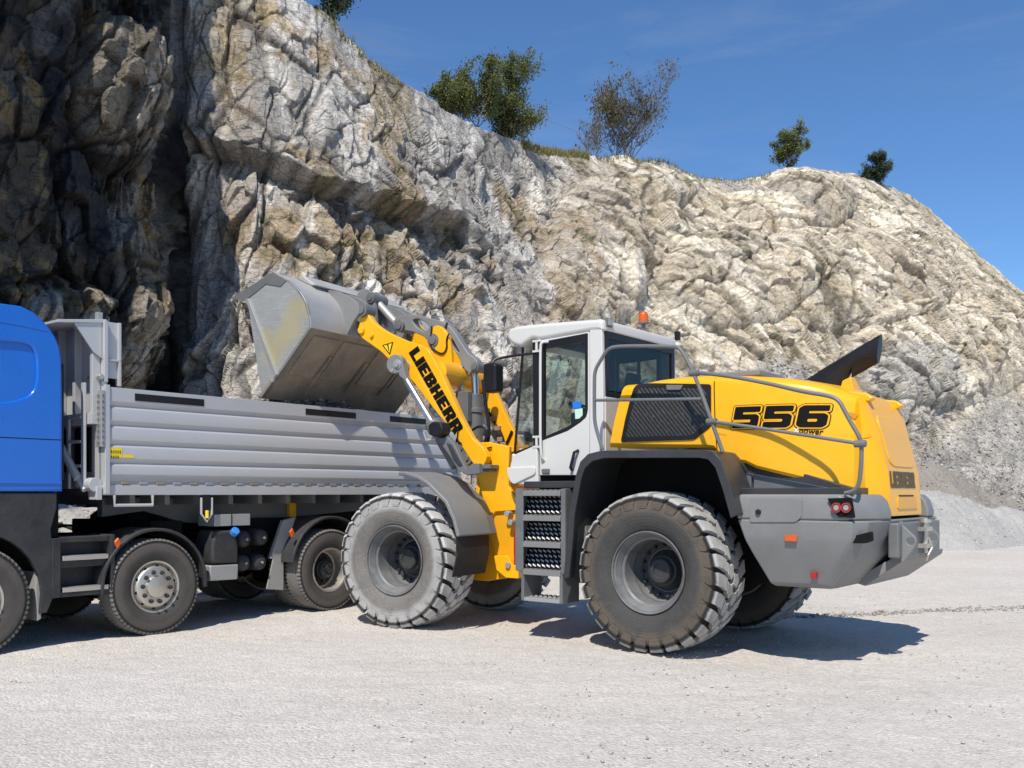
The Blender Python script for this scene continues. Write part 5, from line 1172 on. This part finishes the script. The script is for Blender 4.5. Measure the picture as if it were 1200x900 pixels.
cliff = gridmesh('quarry_cliff', P1, NU, NV+NT, col, rock, smooth=False); cliff['kind'] = 'structure'

# ================================================================== GROUND
def gmat(name, c0, c1, c2, scale=1.):
    m, nt, b_, o_ = nodes(name); co = objco(nt)
    a = noise(nt, .35*scale, 6, .6, co, .6); d = noise(nt, 6*scale, 8, .75, co); e = noise(nt, 60*scale, 4, .7, co)
    v = N(nt, 'ShaderNodeTexVoronoi'); v.inputs['Scale'].default_value = 45*scale; nt.links.new(co, v.inputs['Vector'])
    st = N(nt, 'ShaderNodeMapping'); st.inputs['Scale'].default_value = (.25, 1.6, 1); st.inputs['Rotation'].default_value = (0, 0, .12); nt.links.new(co, st.inputs[0]); tr = noise(nt, 1.1*scale, 6, .65, st.outputs[0], .3)
    c = mix(nt, ramp(nt, a, [(.35, 0.), (.65, 1.)]), c0, c1); c = mix(nt, ramp(nt, tr, [(.5, 0.), (.75, .3)]), c, c2); c = mix(nt, ramp(nt, d, [(.52, 0.), (.78, .55)]), c, tuple(x*.62 for x in c0))
    vv = N(nt, 'ShaderNodeSeparateColor'); nt.links.new(v.outputs['Color'], vv.inputs[0])
    c = mix(nt, 1., c, ramp(nt, vv.outputs[0], [(0., .86), (.5, .99), (1., 1.10)]), 'MULTIPLY'); c = mix(nt, 1., c, ramp(nt, e, [(.3, .86), (.7, 1.12)]), 'MULTIPLY')
    nt.links.new(c, b_.inputs['Base Color']); b_.inputs['Roughness'].default_value = .95; b_.inputs['Specular IOR Level'].default_value = .1
    h = math_(nt, 'ADD', math_(nt, 'MULTIPLY', d, .5), math_(nt, 'SUBTRACT', math_(nt, 'MULTIPLY', e, .25), math_(nt, 'MULTIPLY', v.outputs['Distance'], .35))); bump(nt, b_, h, .65, .045)
    return m
gm = gmat('crushed gravel ground', (.57, .525, .47), (.625, .58, .525), (.53, .485, .43))
def warp(n, near, far): s_ = np.linspace(-1, 1, n); return np.sign(s_)*(np.abs(s_)*near+(np.abs(s_)**7)*(far-near))
gx = warp(521, 16, 500); gy = np.concatenate([[-400, -150, -60, -20, -8, -3, 0, 1.5], np.arange(2.4, 22, .045), 22+np.cumsum(np.linspace(.06, 1.4, 90)), [110, 150, 220, 320, 450, 600]])
GX, GY = np.meshgrid(gx, gy, indexing='ij'); gp = np.stack([GX.ravel(), GY.ravel(), np.zeros(GX.size)], 1)
gd = np.hypot(gp[:, 0], gp[:, 1]-8); amp = 1-sstep(25, 60, gd)
gz = (fbm(gp*.45, 4, 401)*.018+fbm(gp*np.array([1.1, 1.9, 1])[None], 4, 421)*.009+fbm(gp*7, 3, 441)*.006-.012)*amp
gz += .05*np.exp(-((gp[:, 0]+2.1)**2+(gp[:, 1]-13)**2)/2.2)
gp[:, 2] = gz
gnd = gridmesh('gravel_ground', gp, len(gx), len(gy), None, gm, flip=False); gnd['kind'] = 'structure'

# ---- stones
def stones(name, n, place, smin, smax, mat, kind='stuff', seed=3):
    rng = np.random.default_rng(seed); base = np.array([(1, 0, 0), (-1, 0, 0), (0, 1, 0), (0, -1, 0), (0, 0, 1), (0, 0, -1)], float); fc = np.array([(0, 2, 4), (2, 1, 4), (1, 3, 4), (3, 0, 4), (2, 0, 5), (1, 2, 5), (3, 1, 5), (0, 3, 5)])
    pos = place(rng, n); n = len(pos); s_ = smin*(smax/smin)**(rng.random(n)**2.2)
    V = base[None]*(rng.random((n, 6, 1))*.6+.6)+rng.normal(0, .22, (n, 6, 3)); V[:, :, 2] *= .65; a = rng.random(n)*6.28; ca, sa = np.cos(a)[:, None], np.sin(a)[:, None]
    V = np.stack([V[:, :, 0]*ca-V[:, :, 1]*sa, V[:, :, 0]*sa+V[:, :, 1]*ca, V[:, :, 2]], 2)*s_[:, None, None]+pos[:, None, :]
    Fx = (fc[None]+np.arange(n)[:, None, None]*6).reshape(-1, 3); me = bpy.data.meshes.new(name); me.vertices.add(n*6); me.vertices.foreach_set('co', V.astype(np.float32).ravel())
    k = len(Fx); me.loops.add(k*3); me.loops.foreach_set('vertex_index', Fx.astype(np.int32).ravel()); me.polygons.add(k); me.polygons.foreach_set('loop_start', np.arange(0, k*3, 3, dtype=np.int32)); me.polygons.foreach_set('loop_total', np.full(k, 3, np.int32)); me.update(calc_edges=True)
    me.materials.append(mat); o = link(name, me); o['kind'] = kind; return o
def stone_mat(name, stops):
    m, nt, b_, o_ = nodes(name); g = N(nt, 'ShaderNodeNewGeometry'); c = ramp(nt, g.outputs['Random Per Island'], stops); n = noise(nt, 30, 4, .6, objco(nt))
    nt.links.new(mix(nt, 1., c, ramp(nt, n, [(.3, .8), (.7, 1.15)]), 'MULTIPLY'), b_.inputs['Base Color']); b_.inputs['Roughness'].default_value = .9; return m
smt = stone_mat('loose stones', [(0, (.44, .405, .37)), (.4, (.57, .525, .48)), (.75, (.64, .60, .56)), (1, (.35, .33, .31))])
def gh(x, y): return np.interp(0, [0], [0])*0
def place_near(rng, n):
    y = 2.6+14*rng.random(n)**1.25; x = (rng.random(n)*1.3-.65)*y; clump = fbm(np.stack([x*.8, y*1.6, x*0], 1), 3, 512); k = rng.random(n) < np.clip(.35+clump*.9, .08, 1); x, y = x[k], y[k]
    return np.stack([x, y, np.full(len(x), -.006)], 1)
o = stones('loose_stones', 30000, place_near, .003, .017, smt); o['label'] = 'small loose crushed stones strewn over the pale ground'
def place_row(rng, n):      # darker row of stones, right of the loader
    t = rng.random(n); x = 3.4+5.5*t; y = 11.9+1.5*t+rng.normal(0, .07+.12*t, n); return np.stack([x, y, np.full(n, .0)], 1)
smd = stone_mat('grey stones', [(0, (.22, .20, .17)), (.5, (.34, .31, .27)), (1, (.46, .42, .37))])
stones('stone_row', 900, place_row, .01, .04, smd, seed=8)

# ================================================================== GRAVEL HEAPS AND SCREE
hm = gmat('heap gravel', (.40, .385, .36), (.455, .435, .405), (.36, .34, .315), 1.0)
hs = gmat('scree earth', (.27, .24, .205), (.33, .295, .255), (.23, .205, .175), .8)
def heap(name, line, mat, label, cat, ny=90, nx=420, rough=.05, seed=0, foot=6., front=1.1, kind=None):
    """ridge along survey stations (column, crest row, crest depth); falls at the angle of repose to the front"""
    L = np.array(line, float); uu = np.linspace(L[0, 0], L[-1, 0], nx); cr = np.interp(uu, L[:, 0], L[:, 1]); zz = np.interp(uu, L[:, 0], L[:, 2])
    X = (uu-600)/FOC*zz; H_ = EYE+(HY-cr)*zz/FOC; s_ = np.linspace(-1, 1, ny); UU, S = np.meshgrid(np.arange(nx), s_, indexing='ij'); h = np.maximum(H_[UU], .02)
    run = h*1.45+.3; Yc = zz[UU]; Y = Yc+S*run*np.where(S < 0, front, .8); k = 1-np.abs(S); 
    Zh = h*(k-.10*np.exp(-(S/.10)**2))+0; ds = np.stack([X[UU].ravel(), Y.ravel(), Zh.ravel()], 1)
    ds[:, 0] = ds[:, 0]+S.ravel()*run.ravel()*0; ds[:, 2] += (fbm(ds*.5, 4, 600+seed)*.18+fbm(ds*2.5, 4, 620+seed)*rough+fbm(ds*9, 2, 640+seed)*rough*.5)*np.clip(k.ravel()*4, 0, 1)-.03
    o = gridmesh(name, ds, nx, ny, None, mat); tag(o, label, cat)
    def pl(rng, n): q = rng.choice(np.where(S.ravel() < .1)[0], n); return ds[q]+rng.normal(0, .03, (n, 3))*np.array([1, 1, .3])
    st_ = stones('surface_stones', 5200, pl, .012, .05 if rough < .08 else .08, smt if mat is hm else smd, seed=20+seed); st_.parent = o; return o
heap('gravel_heap', [(850, 638, 29), (900, 606, 29), (960, 590, 29), (1010, 578, 29), (1050, 566, 29), (1085, 563, 29.5), (1120, 574, 30), (1160, 590, 31), (1200, 596, 32), (1300, 604, 33), (1400, 612, 34), (1490, 630, 34)], hm, 'long low heap of pale crushed gravel at right in front of the scree', 'gravel heap')
heap('earth_heap', [(900, 628, 34), (960, 578, 34), (1020, 552, 34.5), (1060, 540, 35), (1090, 534, 35.5), (1120, 545, 36), (1160, 572, 36.5), (1200, 592, 37), (1260, 600, 37), (1340, 626, 37)], hs, 'brown earth heap between the pale gravel heap and the rock face', 'earth heap', rough=.09, seed=7)
heap('fine_gravel_heap', [(-260, 690, 15.5), (-160, 580, 15.5), (-60, 566, 15.6), (20, 574, 15.8), (60, 582, 16), (90, 585, 16), (150, 586, 16.2), (230, 580, 17), (330, 560, 18), (420, 552, 18.5), (480, 566, 18.8), (520, 600, 19), (590, 668, 19)], hm, 'pale gravel heap behind the dump truck, below the rock face', 'gravel heap', seed=13, rough=.04)
def place_scree(rng, n):
    sel = rng.choice(np.where((scm > .5) & (u > 820) & (u < 1240))[0], n); return P1[sel]+rng.normal(0, .05, (n, 3))
o = stones('scree_rubble', 9000, place_scree, .015, .10, stone_mat('scree stones', [(0, (.30, .27, .235)), (.6, (.45, .41, .36)), (1, (.60, .56, .50))]), seed=5); o['label'] = 'broken rubble lying on the scree below the right hand rock face'
def place_foot(rng, n):
    x = rng.random(n)*34-10; s_ = rng.random(n); uu = 600+x*0; 
    uq = rng.random(n)*900+230; zf = np.interp(uq, ST[:, 0], ST[:, 3]); y = zf-rng.random(n)**2*3.5; x = (uq-600)/FOC*zf; return np.stack([x, y, np.full(n, .02)], 1)
o = stones('rock_debris', 5000, place_foot, .04, .35, smt, seed=6); o['label'] = 'fallen rock debris along the foot of the cliff'

# ================================================================== TREES
def leafmat(name, c0, c1, c2):
    m, nt, b_, o_ = nodes(name); g = N(nt, 'ShaderNodeNewGeometry'); c = ramp(nt, g.outputs['Random Per Island'], [(0, c0), (.55, c1), (1, c2)])
    nt.links.new(c, b_.inputs['Base Color']); b_.inputs['Roughness'].default_value = .6
    t = N(nt, 'ShaderNodeBsdfTranslucent'); nt.links.new(c, t.inputs[0]); mx = N(nt, 'ShaderNodeMixShader'); mx.inputs[0].default_value = .25; nt.links.new(b_.outputs[0], mx.inputs[1]); nt.links.new(t.outputs[0], mx.inputs[2]); nt.links.new(mx.outputs[0], o_.inputs[0]); MATS[name] = m
leafmat('green leaves', (.07, .10, .022), (.13, .155, .035), (.22, .21, .06)); leafmat('dark leaves', (.022, .045, .018), (.045, .075, .03), (.08, .11, .05)); leafmat('autumn leaves', (.085, .085, .025), (.14, .115, .04), (.19, .12, .05)); paint('bark', (.10, .075, .05), .85, dust=.3)
def tree(label, uc, vbase, vtop, Z, wpx, leaf, n_leaf, density=1., seed=1, stems=1, bare=0., conic=0., group=None, shape=None, ls=.05):
    rng = random.Random(seed); base = Vector(((uc-600)/FOC*Z, Z, EYE+(HY-vbase)*Z/FOC)); H_ = (vbase-vtop)*Z/FOC; Wd = wpx*Z/FOC/2
    root = empty('tree', base, label, 'tree', group or 'trees along the top of the cliff'); tb = B(); tips = []
    def limb(p, d, L, r, lev):
        pts = [p]; q = p.copy(); dd = d.copy()
        for i in range(4):
            dd = (dd+Vector((rng.uniform(-.16, .16), rng.uniform(-.16, .16), rng.uniform(-.02, .14)))).normalized(); q = q+dd*L/4; pts.append(q.copy())
        tb.tube([tuple(x) for x in pts], [r*(1-.17*i) for i in range(5)], 5, cap=False)
        if lev >= 2: tips.extend(pts[1:])
        if lev < 4:
            for k in range((9 if stems == 1 else 7) if lev == 0 else 5 if lev < 2 else 3):
                t = rng.uniform(.3, 1) if lev else rng.uniform(.06, 1); j = min(3, int(t*4)); pp = pts[j].lerp(pts[j+1], t*4-j); a = rng.uniform(0, 6.28); e = rng.uniform(.15, .9)
                nd = (Vector((math.cos(a), math.sin(a), e))*.8+dd*.5).normalized(); sc_l = (1-conic*t) if lev == 0 else 1
                limb(pp, nd, (L*rng.uniform(.45, .66) if lev else Wd*rng.uniform(.75, 1.05)*sc_l), r*.5, lev+1)
    for s_ in range(stems): limb(Vector((rng.uniform(-.12, .12)*Wd*stems, 0, -.3)), Vector((rng.uniform(-.2, .2)*(stems > 1), 0, 1)).normalized(), H_*.86*(1 if s_ == 0 else rng.uniform(.6, .9)), H_*.018, 0)
    tb.build('trunk', 'bark', root, smooth=0)
    if n_leaf:
        V = []; Fq = []; k = 0
        for i in range(n_leaf):
            p = rng.choice(tips); 
            if rng.random() < bare and p.x > 0: continue
            p = p+Vector((rng.gauss(0, .09), rng.gauss(0, .09), rng.gauss(0, .09)))*H_*.42*density
            s_ = ls*rng.uniform(.6, 1.4); a = Vector((rng.gauss(0, 1), rng.gauss(0, 1), rng.gauss(0, 1))).normalized(); c = a.orthogonal().normalized(); a = a*s_; c = c*s_*.6
            V += [tuple(p-a), tuple(p+c), tuple(p+a), tuple(p-c)]; Fq.append((k, k+1, k+2, k+3)); k += 4
        me = bpy.data.meshes.new('crown'); me.from_pydata(V, [], Fq); finish(me, leaf, 0); link('crown', me, root)
    return root
tree('leafy green tree, left of the close pair on the rock crest', 553, 158, 84, 34.5, 76, 'green leaves', 15000, seed=5, stems=2, ls=.048)
tree('leafy green tree, right of the close pair on the rock crest', 600, 178, 90, 36.5, 76, 'green leaves', 15000, seed=10, stems=2, ls=.048)
tree('half bare autumn tree with brownish leaves on the middle of the crest', 738, 194, 134, 44.5, 112, 'autumn leaves', 6500, seed=12, stems=4, bare=.55, ls=.065)
tree('small bare twiggy tree just left of the autumn tree', 690, 184, 148, 41.5, 44, 'autumn leaves', 350, seed=21, stems=3, bare=.5, ls=.06)
tree('small round tree beside the highest point of the right hand crest', 921, 203, 162, 54, 50, 'green leaves', 7500, seed=34, stems=2, conic=.1, ls=.06)
tree('small dark conical tree on the slope right of the highest point', 1033, 224, 180, 58.5, 46, 'dark leaves', 9000, seed=47, conic=.55, stems=2, ls=.06)
tree('dark tree cut off by the top of the photo, on the upper left crest', 388, 40, -60, 28.5, 62, 'dark leaves', 6500, seed=52, stems=2, ls=.05)
# dry grass on the crest
def grass(name, u0, u1, n, label, seed, col='green leaves'):
    rng = np.random.default_rng(seed); b = B()
    m_ = np.where((u > u0) & (u < u1) & (t_ > .985) & (bk < .06))[0]; sel = rng.choice(m_, n)
    for i in sel:
        p = Vector(P1[i]); h = rng.uniform(.08, .30); a = rng.uniform(0, 6.28); d = Vector((math.cos(a), math.sin(a), 0))*.03; l = Vector((rng.normal(0, .06), rng.normal(0, .06), h))
        b.add([tuple(p-d-Vector((0, 0, .05))), tuple(p+d-Vector((0, 0, .05))), tuple(p+l)], [(0, 1, 2)])
    o = b.build(name, col, smooth=0); o['kind'] = 'stuff'; o['label'] = label
leafmat('dry grass', (.20, .18, .06), (.28, .24, .09), (.15, .17, .05))
grass('grass', 612, 690, 1700, 'dry yellow green grass on the crest between the trees', 1, 'dry grass'); grass('grass', 700, 905, 600, 'sparse dry grass along the middle crest', 2, 'dry grass')
grass('grass', 370, 470, 180, 'thin grass on the upper left crest', 3, 'dry grass')
# power lines beyond the crest
def wire(u0, v0, u1, v1, Z, label):
    a = Vector(((u0-600)/FOC*Z, Z, EYE+(HY-v0)*Z/FOC)); c = Vector(((u1-600)/FOC*Z, Z, EYE+(HY-v1)*Z/FOC)); P = [a.lerp(c, i/16)-Vector((0, 0, 1.2*math.sin(PI*i/16))) for i in range(17)]
    b = B(); b.tube([tuple(p) for p in P], .018, 5); o = b.build('power_line', 'bed dark'); tag(o, label, 'power line')
wire(150, -110, 720, 172, 75, 'upper thin overhead wire crossing the sky behind the crest'); wire(120, -70, 700, 205, 75, 'lower thin overhead wire just above the rock crest')

# ---- load heaped in the truck bed below the bucket
def load_h(x, y): return np.clip(2.30+.60*np.exp(-((x+2.6)/1.05)**4-((y-.55)/.5)**2), 0, 2.90)
lx, ly = np.meshgrid(np.linspace(-4.85, .45, 140), np.linspace(-1.13, 1.13, 60), indexing='ij'); lz = load_h(lx, ly); lp = np.stack([lx.ravel(), ly.ravel(), lz.ravel()], 1); lp[:, 2] += fbm(lp*4, 3, 700)*.05
LW = np.stack([T.o[0]+lp[:, 0]*T.f[0]+lp[:, 1]*T.l[0], T.o[1]+lp[:, 0]*T.f[1]+lp[:, 1]*T.l[1], lp[:, 2]], 1)
dkm = gmat('dark gravel', (.13, .12, .11), (.19, .175, .16), (.10, .095, .09), 2.); ld = gridmesh('gravel_load', LW, 140, 60, None, dkm); ld['kind'] = 'stuff'; ld['label'] = 'dark crushed rock heaped in the truck bed under the bucket'  # load gravel is darker than the ground and the heaps
def place_load(rng, n):
    x = rng.normal(-2.5, .95, n); y = rng.normal(.6, .3, n); k = (np.abs(y) < 1.1) & (x > -4.7) & (x < .3); x, y = x[k], y[k]; z = load_h(x, y)+.01+np.abs(rng.normal(0, .035, len(x)))
    return np.stack([T.o[0]+x*T.f[0]+y*T.l[0], T.o[1]+x*T.f[1]+y*T.l[1], z], 1)
o = stones('loaded_stones', 1800, place_load, .02, .075, stone_mat('dark stones', [(0, (.07, .065, .06)), (.6, (.17, .16, .15)), (1, (.38, .36, .33))]), seed=9); o['label'] = 'loose broken stones on top of the load in the truck bed'
# ================================================================== camera, light, sky
cam = bpy.data.cameras.new('camera'); co_ = bpy.data.objects.new('camera', cam); C.objects.link(co_)
cam.sensor_width = 36; cam.lens = 36*FOC/1200; cam.shift_y = (HY-450)/1200; cam.clip_end = 2000; cam.clip_start = .1
co_.location = (0, 0, EYE); co_.rotation_euler = (PI/2, 0, 0); bpy.context.scene.camera = co_
to_sun = Vector((-.20, -.75, 1.0)).normalized()
sun = bpy.data.lights.new('sun', 'SUN'); sun.energy = 5.0; sun.angle = math.radians(.5); sun.color = (1., .945, .85)
so = bpy.data.objects.new('sun', sun); C.objects.link(so); so.rotation_euler = to_sun.to_track_quat('Z', 'Y').to_euler()
w = bpy.data.worlds.new('World'); bpy.context.scene.world = w; w.use_nodes = True; nt = w.node_tree
bg = nt.nodes['Background']; sky = nt.nodes.new('ShaderNodeTexSky'); sky.sky_type = 'NISHITA'; sky.sun_disc = False
sky.sun_elevation = math.asin(to_sun.z); sky.sun_rotation = math.atan2(to_sun.x, to_sun.y); sky.altitude = 600; sky.air_density = 1.0; sky.dust_density = 0.; sky.ozone_density = 6.
tint = mix(nt, 1., sky.outputs[0], (.80, 1.0, 1.14), 'MULTIPLY')
gc = nt.nodes.new('ShaderNodeTexCoord'); mpc = nt.nodes.new('ShaderNodeMapping'); mpc.inputs['Rotation'].default_value = (0, .35, 0); mpc.inputs['Scale'].default_value = (1.2, 1.2, 7.); nt.links.new(gc.outputs['Generated'], mpc.inputs[0])
cn = noise(nt, 2.6, 8, .62, mpc.outputs[0], .5); cloud = ramp(nt, cn, [(.50, 0.), (.80, .17)]); nt.links.new(mix(nt, cloud, tint, (4.2, 4.6, 5.0)), bg.inputs[0]); bg.inputs[1].default_value = .13
sc = bpy.context.scene; sc.view_settings.view_transform = 'Standard'; sc.view_settings.look = 'None'; sc.view_settings.exposure = 0
sc.cycles.max_bounces = 8; sc.cycles.transparent_max_bounces = 16
